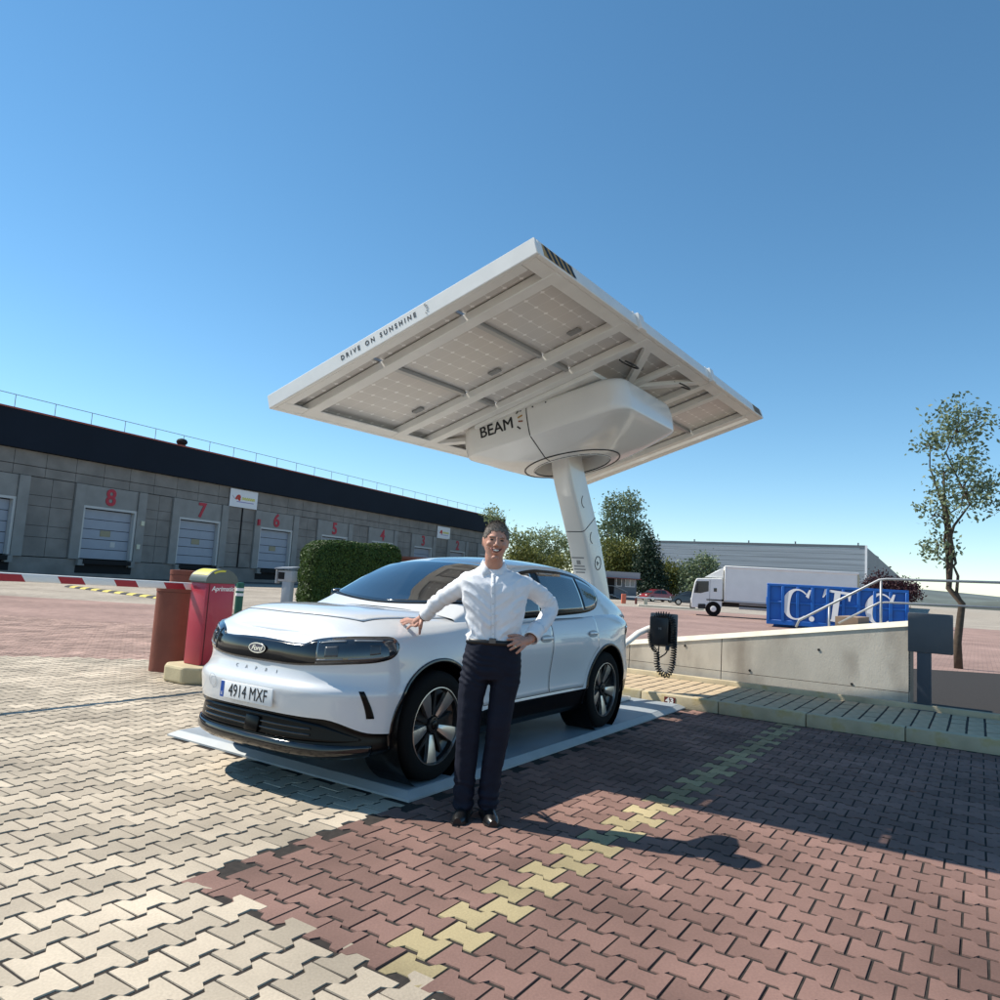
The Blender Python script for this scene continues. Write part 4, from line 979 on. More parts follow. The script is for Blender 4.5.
# ================================================================ entry barrier and things by it
M_cab = mat('barrier_red', (.42, .035, .06), .42, var=.07, vscale=4, coat=.15); M_caphd = mat('barrier_grey', (.10, .12, .11), .45, var=.1, vscale=6); M_yel = mat('barrier_yellow', (.62, .56, .06), .5)
M_wp = mat('white_paint', (.8, .8, .78), .6)
MBX = M_BAY @ Matrix.Translation((-1.71, -4.01, 0))
bar = thing('parking_barrier', 'red barrier cabinet with a striped arm and domed top, on a yellow concrete foot', 'barrier', M=MBX)
mb = MB(); mb.prism([(-.34, -.36), (.30, -.36), (.44, -.18), (.44, .18), (.30, .34), (-.34, .34)], 0, .20); f = mb.build('foot', mat('foot_concrete', (.50, .42, .26), .9, var=.15, vscale=4, bump=.4, bscale=50), bar)
bv_ = f.modifiers.new('b', 'BEVEL'); bv_.width = .03; bv_.segments = 2
mb = MB(); mb.rbox((0, 0, .70), (.42, .31, 1.0), .018, 2); mb.build('cabinet', M_cab, bar, 40)
mb = MB(); mb.box((.168, .1565, .70), (.012, .004, .97)); mb.build('door_gap', mat('cab_gap', (.10, .008, .012), .6), bar)
rows = []
for yy in (-.17, .17):
    rows.append([(.235 * math.cos(a), yy, 1.215 + .16 * math.sin(a)) for a in np.linspace(0, math.pi, 21)])
mb = MB(); mb.grid(rows); n = 21; mb.f += [tuple(range(n)), tuple(range(n, 2 * n)), (0, n, 2 * n - 1, n - 1)]; mb.mi += [0] * 3; lid = mb.build('lid', M_caphd, bar, 40)
rows = [[(.2375 * math.cos(a), yy, 1.215 + .1625 * math.sin(a)) for a in np.linspace(R(30), R(75), 14)] for yy in (-.145, .145)]
mb = MB(); mb.grid(rows); mb.build('lid_band', M_yel, lid, True)
rows = [[(r * .235 * math.cos(a), .1715, 1.215 + r * .16 * math.sin(a)) for a in np.linspace(R(50), R(100), 14)] for r in (.78, .92)]
mb = MB(); mb.grid(rows); mb.build('lid_end_band', M_yel, lid, True)
mb = MB(); mb.box((0, 0, 1.208), (.435, .322, .02)); mb.build('lid_lip', M_caphd, bar)
link('lettering', text_mesh('Aprimatic', .082, .001, M_wp, shear=.15, offset=.0015), bar, frame((-.03, .1575, 1.13), (-1, 0, 0), (0, 1, 0)))
MA = Matrix.Translation((-.05, -.21, 1.135)) @ Matrix.Rotation(R(-1.2), 4, 'Y')
L_arm = 3.6
mb = MB(); mb.rbox((L_arm / 2 - .1, 0, 0), (L_arm, .035, .085), .012, 2); arm = mb.build('arm', M_wp, bar, 40, M=MA)
for k in range(5):
    mb = MB(); xx = .30 + k * .62
    mb.add([(xx, y, z) if z < 0 else (xx + .05, y, z) for y in (-.0195, .0195) for z in (-.043, .0305)] + [(xx + .26, y, z) if z < 0 else (xx + .31, y, z) for y in (-.0195, .0195) for z in (-.043, .0305)],
           [(0, 1, 5, 4), (2, 6, 7, 3), (0, 4, 6, 2), (1, 3, 7, 5), (0, 2, 3, 1), (4, 5, 7, 6)])
    mb.build('stripe', mat('stripe_red', (.38, .02, .03), .5), arm)
mb = MB(); mb.lathe([(.06, -.06), (.06, .06)], 16, MA @ Matrix.Rotation(R(90), 4, 'X')); mb.build('arm_hub', M_caphd, bar, 40)
# terracotta pillars beside it
M_ter = mat('pillar_terracotta', (.21, .065, .04), .75, var=.18, vscale=3, bump=.25, bscale=40)
def pillar(M, h, lbl, wd=.62, th=.30):
    p = thing('pillar', lbl, 'pillar', M=M, group='terracotta pillars at the barrier')
    pts = []
    for s in (1, -1):
        for q in range(9):
            a = -math.pi / 2 + q / 8 * math.pi; pts.append((s * (wd / 2 - th / 2 + th / 2 * math.cos(a)), s * th / 2 * math.sin(a)))
    mb = MB(); mb.prism(pts, 0, h - .09); mb.build('shaft', M_ter, p, 35)
    mb = MB(); mb.prism([(x * 1.02, y * 1.04) for x, y in pts], h - .085, h); mb.build('cap', M_ter, p, 35)
    mb = MB(); mb.prism([(x * .97, y * .95) for x, y in pts], h - .092, h - .083); mb.build('joint', M_dk, p)
pb = onz(168, 671, 0)
pillar(Matrix.Translation(pb) @ Matrix.Rotation(R(-14), 4, 'Z'), 1.12, 'tall terracotta pillar with rounded ends right beside the red barrier cabinet', .52, .32)
pillar(Matrix.Translation(ony(179, 630, 14.2).xy.to_3d()) @ Matrix.Rotation(R(-14), 4, 'Z'), 1.27, 'terracotta pillar standing behind the striped barrier arm', .56, .32)
# green and white flexible post
bp_ = onz(240, 604, 0); d_ = 21.0; Pp = ony(240, 590, d_); Pp.z = 0
bo_ = thing('flexible_post', 'green post with white reflective bands, behind the red barrier cabinet', 'bollard', Pp)
M_gr = mat('post_green', (.01, .10, .06), .5)
mb = MB(); mb.lathe([(.16, 0), (.16, .04), (.11, .06)], 20); mb.build('base', M_gr, bo_, 40)
mb = MB(); mb.lathe([(.105, .06), (.105, .89), (.10, .925), (.04, .935)], 20); mb.build('tube', M_gr, bo_, 40)
for z in (.60, .74): mb = MB(); mb.lathe([(.108, z - .04), (.108, z + .04)], 20); mb.build('band', M_wp, bo_, 40)
# grey access terminal beside the hedge
Pt = ony(286, 590, 24.0); Pt.z = 0
tt = thing('access_terminal', 'grey hooded access terminal on a post beside the hedge', 'terminal', Pt, R(-15))
M_tg = mat('terminal_grey', (.36, .38, .40), .5, var=.06, vscale=4)
mb = MB(); mb.rbox((.06, 0, .5), (.30, .26, 1.0), .02, 2); mb.build('post', M_tg, tt, 40)
mb = MB(); mb.rbox((0, .02, 1.16), (.52, .34, .36), .03, 2); mb.build('head', M_tg, tt, 40)
mb = MB(); mb.box((-.12, -.153, 1.16), (.22, .01, .22)); mb.build('screen', M_dk, tt)
mb = MB(); mb.add([(-.32, -.26, 1.36), (.30, -.26, 1.40), (.30, .22, 1.44), (-.32, .22, 1.40), (-.32, -.26, 1.40), (.30, -.26, 1.44), (.30, .22, 1.48), (-.32, .22, 1.44)], [(0, 3, 2, 1), (4, 5, 6, 7), (0, 1, 5, 4), (1, 2, 6, 5), (2, 3, 7, 6), (3, 0, 4, 7)]); mb.build('hood', M_tg, tt)
mb = MB(); mb.rbox((-.30, -.06, 1.12), (.05, .22, .42), .01, 1); mb.build('side_shield', M_tg, tt)
# yellow and black speed bump
pa, pb2 = onz(70, 586.5, 0), onz(166, 598.6, 0)
sbp = thing('speed_bump', 'yellow and black speed bump across the lane behind the barrier arm', 'speed bump', M=frame((pa.x, pa.y, 0), pb2 - pa, (0, 0, 1)))
n = 16; Ls = (pb2 - pa).length / n; prof = [(-.25, -.02), (-.2, .025), (-.08, .055), (.08, .055), (.2, .025), (.25, -.02)]
M_by, M_bb = mat('bump_yellow', (.60, .50, .12), .8, var=.2, vscale=5), mat('bump_black', (.03, .03, .035), .8)
for i in range(n):
    mb = MB(); mb.grid([[(xx, y, z) for y, z in prof] for xx in (i * Ls + .005, (i + 1) * Ls - .005)]); mb.build('bump_segment', M_by if i % 2 else M_bb, sbp)
# low brick-red wall glimpsed between hedge and car
Pw = ony(396, 560, 27.5)
rw = thing('boundary_wall', 'brick red boundary wall seen between the hedge and the car roof', 'wall', (Pw.x, Pw.y, 0), R(-8))
mb = MB(); mb.box((0, 0, 1.0), (2.4, .25, 2.0)); mb.build('masonry', mat('brick_red', (.28, .09, .06), .9, var=.2, vscale=8), rw)
mb = MB(); mb.box((0, 0, 2.045), (2.5, .34, .09)); mb.build('coping', mat('brick_red2', (.32, .12, .08), .9), rw)
# ================================================================ hedge and trees
def leaf_mat(name, c1, c2, trans=.25):
    mt = bpy.data.materials.new(name); mt.use_nodes = True; n = mt.node_tree.nodes; l = mt.node_tree.links; b = n['Principled BSDF']
    g = n.new('ShaderNodeNewGeometry'); mx = n.new('ShaderNodeMix'); mx.data_type = 'RGBA'; l.new(g.outputs['Random Per Island'], mx.inputs['Factor'])
    mx.inputs['A'].default_value = (*c1, 1); mx.inputs['B'].default_value = (*c2, 1); l.new(mx.outputs['Result'], b.inputs['Base Color'])
    b.inputs['Roughness'].default_value = .55; b.inputs['Specular IOR Level'].default_value = .3
    tr = n.new('ShaderNodeBsdfTranslucent'); l.new(mx.outputs['Result'], tr.inputs[0]); ms = n.new('ShaderNodeMixShader'); ms.inputs[0].default_value = trans
    out = n['Material Output']; l.new(b.outputs[0], ms.inputs[1]); l.new(tr.outputs[0], ms.inputs[2]); l.new(ms.outputs[0], out.inputs[0]); return mt
def leaves(P, size, rs, up=0.35, aspect=.5, N=None):
    """numpy leaf quads at points P"""
    n = len(P); d = rs.normal(size=(n, 3)); d /= np.linalg.norm(d, axis=1)[:, None]
    if N is not None: d = d * .9 + np.cross(N, rs.normal(size=(n, 3))) * 1.2; d /= np.linalg.norm(d, axis=1)[:, None]
    e = rs.normal(size=(n, 3)); e[:, 2] *= up
    if N is not None: e = np.cross(N + rs.normal(size=(n, 3)) * .55, d)
    else: e = np.cross(d, e)
    e /= np.linalg.norm(e, axis=1)[:, None] + 1e-9
    s = (size * rs.uniform(.6, 1.35, n))[:, None]
    a = P - d * s; b = P + e * s * aspect; c = P + d * s; f = P - e * s * aspect
    V = np.stack([a, b, c, f], 1).reshape(-1, 3); return V
def quad_obj(name, V, mt, parent, kind=None):
    n = len(V) // 4; me = bpy.data.meshes.new(name); me.vertices.add(len(V)); me.vertices.foreach_set('co', V.astype(np.float32).ravel())
    me.loops.add(n * 4); me.loops.foreach_set('vertex_index', np.arange(n * 4, dtype=np.int32)); me.polygons.add(n); me.polygons.foreach_set('loop_start', np.arange(0, n * 4, 4, dtype=np.int32)); me.polygons.foreach_set('loop_total', np.full(n, 4, dtype=np.int32))
    me.update(calc_edges=True); me.materials.append(mt); o = link(name, me, parent)
    if kind: o['kind'] = kind
    return o
M_bark = mat('bark', (.09, .065, .045), .95, var=.3, vscale=8, bump=.6, bscale=20)
# hedge: rounded clipped block
rs = np.random.RandomState(5)
HY = 24.0; hl_, hr_ = ony(296, 580, HY), ony(392, 560, HY + 1.5); htop = ony(345, 540, HY).z
hc = (hl_ + hr_) / 2; hw = (hr_ - hl_).length
hd = thing('clipped_hedge', 'dense dark green clipped hedge block beyond the car bonnet', 'hedge', (hc.x, hc.y + .9, 0), math.atan2(hr_.y - hl_.y, hr_.x - hl_.x))
hx, hy, hz = hw / 2, 1.0, htop
def hedge_surface(n):
    out = []; nn = []
    while len(out) < n:
        p = rs.uniform(-1, 1, 3); f = rs.randint(0, 5)
        if f == 0: p[1] = -1
        elif f == 1: p[0] = -1
        elif f == 2: p[0] = 1
        elif f == 3: p[2] = 1
        else: p[1] = -1
        q = p / (np.sum(np.abs(p) ** 7) ** (1 / 7)) if True else p
        g = np.sign(q) * np.abs(q) ** 6; g /= np.linalg.norm(g) + 1e-9
        lump = 1 + .018 * math.sin(7 * q[0] + 3 * q[2]) + .015 * math.sin(11 * q[2] + 5 * q[0])
        r = rs.uniform(.955, 1.012) * lump; q = q * r
        taper = 1 - .08 * max(0, q[2])
        out.append((q[0] * hx * taper, q[1] * hy * taper, (q[2] + 1) / 2 * hz)); nn.append(g)
    return np.array(out), np.array(nn)
HP_, HN_ = hedge_surface(30000)
quad_obj('foliage', leaves(HP_, .042, rs, N=HN_), leaf_mat('hedge_leaf', (.022, .052, .012), (.075, .13, .025)), hd)
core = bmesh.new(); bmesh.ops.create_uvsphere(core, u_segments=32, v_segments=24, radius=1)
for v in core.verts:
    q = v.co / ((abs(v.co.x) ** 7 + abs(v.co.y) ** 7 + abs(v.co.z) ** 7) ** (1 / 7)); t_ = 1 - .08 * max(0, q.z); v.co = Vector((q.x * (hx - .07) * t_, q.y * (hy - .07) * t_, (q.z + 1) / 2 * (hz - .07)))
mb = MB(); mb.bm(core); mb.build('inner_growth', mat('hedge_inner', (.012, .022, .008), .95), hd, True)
def branch_pts(a, b, rs, wob=.06, n=6):
    a, b = Vector(a), Vector(b); L = (b - a).length
    return [a.lerp(b, t) + Vector(rs.normal(size=3)) * wob * L * math.sin(math.pi * t) for t in np.linspace(0, 1, n)]
def tree(name, lbl, base, clumps, leaf, n_leaf, size, seed, trunk_r=.2, cat='tree', group=None, trunk=True, up=.35, shell=.55):
    """clumps: (dx, dy, dz, rx, ry, rz) ellipsoids; leaves spread through them"""
    r = np.random.RandomState(seed); t = thing(name, lbl, cat, base, group=group)
    vol = np.array([c[3] * c[4] * c[5] for c in clumps]) ** .75; vol = vol / vol.sum(); P = []
    for c, v in zip(clumps, vol):
        k = int(n_leaf * v)
        # twig clusters inside the clump
        nc = max(6, k // 22); d = r.normal(size=(nc, 3)); d /= np.linalg.norm(d, axis=1)[:, None]; rad = r.uniform(shell, 1.08, nc) ** .7
        cc = d * rad[:, None] * np.array(c[3:6]) + np.array(c[:3]); idx = r.randint(0, nc, k)
        P.append(cc[idx] + r.normal(size=(k, 3)) * size * 2.6)
    P = np.concatenate(P); quad_obj('crown', leaves(P, size, r, up), leaf, t)
    if trunk:
        mb = MB(); top = max(c[2] for c in clumps) * .8; zlow = min(c[2] - c[5] for c in clumps)
        tp = branch_pts((0, 0, -.1), (clumps[0][0] * .5, clumps[0][1] * .5, top), r, .03, 8)
        mb.tube(tp, [lerp(trunk_r, trunk_r * .25, i / 7) for i in range(8)], 9)
        for c in clumps:
            k = r.randint(2, 5); s = tp[k]; mb.tube(branch_pts(s, (c[0], c[1], c[2]), r, .06, 6), [lerp(trunk_r * .45, trunk_r * .1, i / 5) for i in range(6)], 6)
            for _ in range(3):
                e = Vector((c[0], c[1], c[2])) + Vector(r.uniform(-.7, .7, 3) * np.array(c[3:6])); mb.tube(branch_pts((c[0], c[1], c[2] - c[5] * .3), e, r, .08, 5), [lerp(trunk_r * .2, trunk_r * .05, i / 4) for i in range(5)], 5)
        mb.build('trunk', M_bark, t, True)
    return t
L_pale = leaf_mat('leaf_pale', (.17, .21, .09), (.34, .38, .20), .4); L_mid = leaf_mat('leaf_mid', (.035, .07, .025), (.09, .14, .05)); L_dark = leaf_mat('leaf_conifer', (.012, .028, .016), (.03, .055, .03), .1)
L_olive = leaf_mat('leaf_olive', (.085, .10, .02), (.23, .235, .065)); L_blue = leaf_mat('leaf_bluegreen', (.09, .13, .07), (.22, .27, .15)); L_red = leaf_mat('leaf_red', (.03, .012, .018), (.075, .03, .035))
def at(u, v, Y): return ony(u, v, Y)
def gpos(u, Y): 
    p = ony(u, 590, Y); return Vector((p.x, p.y, 0))
def sized(u0, v0, u1, v1, Y, base):     # ellipsoid clump from a pixel box at depth Y, relative to base
    a, b = ony(u0, v0, Y), ony(u1, v1, Y); c = (a + b) / 2; rx = abs(b.x - a.x) / 2; rz_ = abs(a.z - b.z) / 2
    return (c.x - base.x, c.y - base.y + random.uniform(-.3, .3) * rx, c.z - base.z, rx, rx * .9, rz_)
# pale tree behind the man, beyond the end of the dock building
b = gpos(543, 88); tree('pale_tree', 'light feathery pale green tree behind the man, beyond the dock building', b, [sized(520, 532, 545, 560, 88, b), sized(540, 528, 565, 555, 88, b), sized(555, 540, 582, 566, 88, b), sized(512, 548, 540, 572, 88, b), sized(535, 550, 560, 575, 88, b), sized(506, 530, 522, 545, 88, b), sized(484, 509, 504, 522, 90, b)], L_pale, 6500, .16, 11, .22)
b = gpos(525, 78); tree('olive_bush', 'rounded olive green bush below the pale tree, behind the man', b, [sized(508, 542, 530, 566, 78, b), sized(522, 546, 540, 575, 78, b), sized(540, 556, 570, 590, 78, b), sized(505, 555, 525, 590, 78, b)], L_olive, 5000, .16, 12, .15, cat='bush')
b = gpos(624, 112); tree('tall_tree', 'tall airy grey green tree behind the gatehouse', b, [sized(612, 494, 640, 516, 112, b), sized(600, 500, 618, 518, 112, b), sized(606, 514, 642, 538, 112, b), sized(596, 522, 618, 546, 112, b), sized(628, 520, 648, 542, 112, b), sized(600, 540, 640, 566, 112, b), sized(632, 500, 642, 514, 112, b)], L_blue, 6500, .22, 13, .42, shell=.5)
b = gpos(612, 104); tree('broad_tree', 'broad olive tree with dark lower crown right behind the gatehouse', b, [sized(596, 540, 622, 572, 104, b), sized(612, 536, 638, 572, 104, b), sized(596, 560, 640, 590, 104, b), sized(628, 545, 645, 580, 104, b)], L_olive, 7000, .22, 14, .3)
b = gpos(648, 100); cl = [sized(648 - 2 - k * 2.3, 530 + k * 8, 648 + 3 + k * 2.3, 545 + k * 8, 100, b) for k in range(7)]; tree('dark_conifer', 'dark conical conifer beside the gatehouse', b, cl, L_dark, 7000, .2, 15, .25)
b = gpos(668, 104); tree('shrub', 'yellowish green shrub between the conifer and the parked lorry', b, [sized(657, 562, 680, 590, 104, b), sized(672, 570, 690, 596, 104, b), sized(655, 575, 672, 598, 104, b)], L_olive, 4000, .2, 16, .12, cat='bush')
b = gpos(700, 98); tree('young_tree', 'loose young grey green tree behind the lorry cab', b, [sized(682, 562, 700, 586, 98, b), sized(694, 556, 712, 580, 98, b), sized(704, 560, 716, 584, 98, b), sized(684, 578, 712, 598, 98, b)], L_blue, 4200, .19, 17, .15)
b = gpos(884, 48); tree('red_shrub', 'dark reddish leaved shrub behind the blue container', b, [sized(868, 576, 888, 592, 48, b), sized(880, 579, 902, 594, 48, b), sized(895, 583, 916, 596, 48, b), sized(870, 585, 915, 600, 48, b)], L_red, 5000, .09, 18, .08, cat='bush')
b = gpos(958, 18); tree('slender_tree', 'slender tree with sparse grey green twigs right of the wall end', b, [sized(915, 432, 945, 455, 18, b), sized(918, 500, 950, 525, 18, b), sized(920, 530, 960, 560, 18, b), sized(930, 400, 990, 450, 18, b), sized(930, 450, 995, 520, 18, b)], L_blue, 3200, .055, 19, .10, shell=.3)
# ================================================================ far right: hall, gatehouse, lorry, container, cars
FY = 125.0
fl, fr = ony(640, 541, FY + 24), ony(866, 545.5, FY + 2)
M_corr = None
def corr_mat():
    mt = bpy.data.materials.new('hall_cladding'); mt.use_nodes = True; n = mt.node_tree.nodes; l = mt.node_tree.links; b = n['Principled BSDF']
    tc = n.new('ShaderNodeTexCoord'); mp = n.new('ShaderNodeMapping'); mp.inputs['Scale'].default_value = (.04, .04, 1.6); l.new(tc.outputs['Object'], mp.inputs[0])
    t = n.new('ShaderNodeTexNoise'); t.inputs['Scale'].default_value = 2.2; t.inputs['Detail'].default_value = 5; l.new(mp.outputs[0], t.inputs['Vector'])
    mr = n.new('ShaderNodeMapRange'); mr.inputs['From Min'].default_value = .3; mr.inputs['From Max'].default_value = .7; mr.inputs['To Min'].default_value = .78; mr.inputs['To Max'].default_value = 1.2; l.new(t.outputs[0], mr.inputs['Value'])
    mx = n.new('ShaderNodeMix'); mx.data_type = 'RGBA'; mx.blend_type = 'MULTIPLY'; mx.inputs['Factor'].default_value = 1; mx.inputs['A'].default_value = (.24, .28, .32, 1); l.new(mr.outputs[0], mx.inputs['B']); l.new(mx.outputs['Result'], b.inputs['Base Color'])
    b.inputs['Roughness'].default_value = .6; return mt
M_corr = corr_mat()
HX = fr - fl; HXd = Vector((HX.x, HX.y, 0)).normalized(); HL = Vector((HX.x, HX.y, 0)).length; ht = fr.z
bpy.context.view_layer.update(); hall = thing('industrial_hall', 'large grey clad industrial hall closing off the yard behind the lorry', 'building', M=frame((fl.x, fl.y, 0), HXd, (0, 0, 1)))
M_hend = mat('hall_end_grey', (.22, .23, .24), .7, var=.08, vscale=.2); M_htrim = mat('hall_trim', (.10, .12, .14), .6)
for i in range(int(ht / .95) + 1):
    mb = MB(); z1 = min(ht - .3, (i + 1) * .95 - .04); z0 = i * .95
    if z1 <= z0: continue
    mb.box((HL / 2, 0, (z0 + z1) / 2), (HL, .3, z1 - z0)); mb.build('cladding_strip', M_corr, hall)
mb = MB(); mb.box((HL / 2, 12, ht / 2 - .3), (HL - .3, 23.7, ht - .6)); mb.build('hall_core', M_hend, hall)
mb = MB(); mb.box((HL / 2, -.02, ht - .15), (HL + .1, .45, .3)); mb.build('parapet', M_htrim, hall)
mb = MB(); mb.box((HL + .05, -.05, ht / 2), (.3, .5, ht)); mb.build('corner_trim', M_sw, hall)
e0 = ony(904, 582, 300); 
mb = MB(); ee = frame((fl.x, fl.y, 0), HXd, (0, 0, 1)).inverted() @ Vector((e0.x, e0.y, 0)); mb.add([(HL, .2, 0), (ee.x, ee.y, 0), (ee.x, ee.y, ht - .2), (HL, .2, ht - .2), (HL - 1, .2, 0), (ee.x - 1, ee.y, 0), (ee.x - 1, ee.y, ht - .2), (HL - 1, .2, ht - .2)], [(0, 1, 2, 3), (5, 4, 7, 6), (3, 2, 6, 7), (1, 5, 6, 2)]); mb.build('end_wall', M_hend, hall)
for xx in (.27, .52, .72, .97):
    mb = MB(); mb.lathe([(.12, ht), (.12, ht + .35), (.18, ht + .42)], 8, Matrix.Translation((HL * xx, .1, 0))); mb.build('roof_vent', M_htrim, hall)
# gatehouse
GY = 88.0
g0, g1 = ony(597, 598, GY), ony(636, 598, GY)
gh_ = thing('gatehouse', 'small grey gatehouse cabin with a flat roof, windows and steps', 'gatehouse', M=frame((g0.x, g0.y, 0), (g1 - g0).xy.to_3d(), (0, 0, 1)))
gw = (g1 - g0).xy.length; gt = ony(620, 570.5, GY).z
M_gw = mat('gate_wall', (.20, .22, .24), .7, var=.1, vscale=1); M_gr2 = mat('gate_roof', (.34, .36, .37), .8); M_gtr = mat('gate_trim_red', (.20, .05, .04), .7); M_gl = mat('gate_glass', (.03, .04, .05), .1)
mb = MB(); mb.box((gw / 2, 2, .5 * (gt - .9)), (gw, 4, gt - .9)); mb.build('wall', M_gw, gh_)
mb = MB(); mb.box((gw / 2, 1.8, gt - .52), (gw + .5, 5.0, .72)); mb.build('roof', M_gr2, gh_)
mb = MB(); mb.box((gw * .58, -.75, gt - .93), (gw * .95, 1.5, .09)); mb.build('awning', M_gtr, gh_)
mb = MB(); mb.box((gw * .12, -.02, .5 * (gt - .9)), (gw * .22, .1, gt - .95)); mb.build('side_panel', M_gr2, gh_)
mb = MB(); mb.box((gw * .34, -.03, 1.5), (gw * .17, .08, 2.2)); mb.build('door', M_gtr if False else M_dk, gh_)
for xa, xb in ((.47, .62), (.70, .96)):
    mb = MB(); mb.box((gw * (xa + xb) / 2, -.03, 2.05), (gw * (xb - xa), .08, 1.15)); wdw = mb.build('window', M_sw, gh_)
    k = 1 if xb < .7 else 2
    for i in range(k):
        x0_ = xa + (xb - xa) * (i + .06) / k; x1_ = xa + (xb - xa) * (i + .94) / k
        mb = MB(); mb.box((gw * (x0_ + x1_) / 2, -.08, 2.05), (gw * (x1_ - x0_) - .08, .02, .95)); mb.build('pane', M_gl if xb < .7 else mat('pane_pale', (.30, .33, .35), .15), wdw)
for i in range(4): mb = MB(); mb.box((gw * .34 + .35 * i, -.55 - .0 * i, .45 - .12 * i), (.35, .9, .12)); mb.build('step', M_gr2, gh_)
for yy in (-.15, -1.0):
    mb = MB(); mb.tube([(gw * .22, yy, .5), (gw * .22, yy, 1.5), (gw * .40, yy, 1.5), (gw * .40 + 1.5, yy, .9), (gw * .40 + 1.5, yy, 0)], .035, 6); mb.build('handrail', M_gr2, gh_)
# far entry barrier with coral post
BY_ = 66.0; q = gpos(624, BY_)
fb_ = thing('yard_barrier', 'coral red barrier post with a long white boom, in front of the gatehouse', 'barrier', q)
M_cor = mat('coral', (.62, .16, .09), .6)
mb = MB(); mb.rbox((0, 0, .42), (.38, .35, .84), .03, 2); mb.build('post', M_cor, fb_, 40)
e = ony(671, 601, BY_) - q
mb = MB(); mb.box((e.x / 2 + .1, .25, .62), (e.x, .1, .14)); mb.build('boom', M_wp, fb_)
mb = MB(); mb.rbox((1.15, .25, .28), (.18, .18, .56), .02, 1); mb.build('rest_post', M_gtr, fb_)
mb = MB(); mb.rbox((2.0, .25, .28), (.32, .2, .56), .02, 1); mb.build('support_block', mat('support_cream', (.55, .50, .38), .8), fb_)
kk = gpos(690, 60); ks = thing('traffic_island', 'low pale concrete kerb island by the yard gate', 'kerb', (kk.x, kk.y, 0), R(-6)); mb = MB(); mb.rbox((-1.5, 0, .07), (5.2, .5, .14), .03, 1); mb.build('kerb_block', M_cop, ks)
# generic distant cars
def far_car(name, lbl, M, paint, L=4.2):
    c = thing(name, lbl, 'car', M=M)
    prof = [(-.5, .25), (-.5, .62), (-.47, .80), (-.36, .86), (-.22, 1.28), (-.08, 1.42), (.12, 1.42), (.27, 1.20), (.33, .95), (.46, .82), (.5, .62), (.5, .25)]
    rows = []
    for y, sc_, dz in ((-.82, .97, -.02), (-.86, 1, 0), (-.86, 1, 0), (.86, 1, 0), (.86, 1, 0), (.82, .97, -.02)):
        rows.append([(x * L * sc_, y * (.80 if z > 1.0 else 1.0), z + (dz if z > .5 else 0)) for x, z in prof])
    mb = MB(); mb.grid(rows); n = len(prof); mb.f += [tuple(range(n)), tuple(5 * n + j for j in range(n))]; mb.mi += [0, 0]; mb.build('body', paint, c, 40)
    for s in (1, -1):
        for poly in ([(-.19, .92), (-.14, 1.30), (0, 1.34), (0, .92)], [(.02, .92), (.02, 1.34), (.11, 1.33), (.23, 1.12), (.27, .95)]):
            mb = MB(); mb.add([(x * L, s * (.865 if z < 1 else .71), z) for x, z in poly], [tuple(range(len(poly)))]); mb.build('window', M_gl, c, fix=False)
        for x in (-.30, .31):
            mb = MB(); mb.lathe([(.31, -.1), (.32, 0), (.31, .1)], 20, Matrix.Translation((x * L, s * .78, .31)) @ Matrix.Rotation(R(90), 4, 'X')); wlo = mb.build('wheel', M_tyre, c, 40)
            mb = MB(); mb.lathe([(.2, 0), (.2, .012)], 16, Matrix.Translation((x * L, s * .885, .31)) @ Matrix.Rotation(R(-90 * s), 4, 'X')); mb.build('hubcap', M_rims, wlo)
    for s in (-1, 1): mb = MB(); mb.box((.495 * L, s * .62, .72), (.05, .3, .12)); mb.build('headlight', M_wp, c)
    mb = MB(); mb.add([(.272 * L, -.62, 1.19), (.272 * L, .62, 1.19), (.335 * L, .74, .965), (.335 * L, -.74, .965)], [(0, 1, 2, 3)]); mb.v = [(x + .03, y, z + .03) for x, y, z in mb.v]; mb.build('windscreen', M_gl, c, fix=False)
    return c
q = gpos(658, 86); far_car('red_car', 'red hatchback parked by the shrubs behind the white boom', Matrix.Translation(q) @ Matrix.Rotation(R(200), 4, 'Z'), mat('paint_red', (.25, .02, .03), .3, coat=.8), 3.9)
q = gpos(692, 74); far_car('dark_car', 'dark grey car parked in front of the lorry', Matrix.Translation(q) @ Matrix.Rotation(R(168), 4, 'Z'), mat('paint_dark', (.05, .055, .06), .3, coat=.8), 4.2)
# lorry
TY = 45.0
t0 = gpos(691.5, TY + 1); t1 = ony(862, 590, TY - 1.5); TL = (t1 - t0).xy.length; th_ = ony(726, 566, TY).z
lo_ = thing('white_lorry', 'white box lorry with a short cab and roof deflector, parked behind the blue container', 'lorry', M=frame(t0, (t1 - t0).xy.to_3d(), (0, 0, 1)))
M_lw = mat('lorry_white', (.86, .85, .80), .4, var=.05, vscale=1.5); M_lb = mat('lorry_black', (.02, .02, .022), .6)
k_ = TL / 10.6
def LB(name, x0, x1, y0, y1, z0, z1, mt, r=.02, parent=lo_):
    mb = MB(); mb.rbox(((x0 + x1) / 2 * k_, (y0 + y1) / 2, (z0 + z1) / 2), (abs(x1 - x0) * k_, abs(y1 - y0), abs(z1 - z0)), r, 1); return mb.build(name, mt, parent, 40)
bx0 = 2.15
LB('box_body', bx0, 10.4, -.02, 2.42, .98, th_, M_lw, .03)
LB('box_roof_rail', bx0 - .02, 10.42, -.06, 2.46, th_ - .10, th_ + .03, M_lw); LB('box_bottom_rail', bx0 - .02, 10.42, -.05, 2.45, .90, 1.0, mat('rail_grey', (.45, .45, .44), .5))
LB('box_post', bx0 - .03, bx0 + .10, -.05, 2.45, 1.0, th_ - .1, M_lw); LB('box_post', 10.32, 10.45, -.05, 2.45, 1.0, th_ - .1, mat('post_cream', (.5, .46, .32), .6))
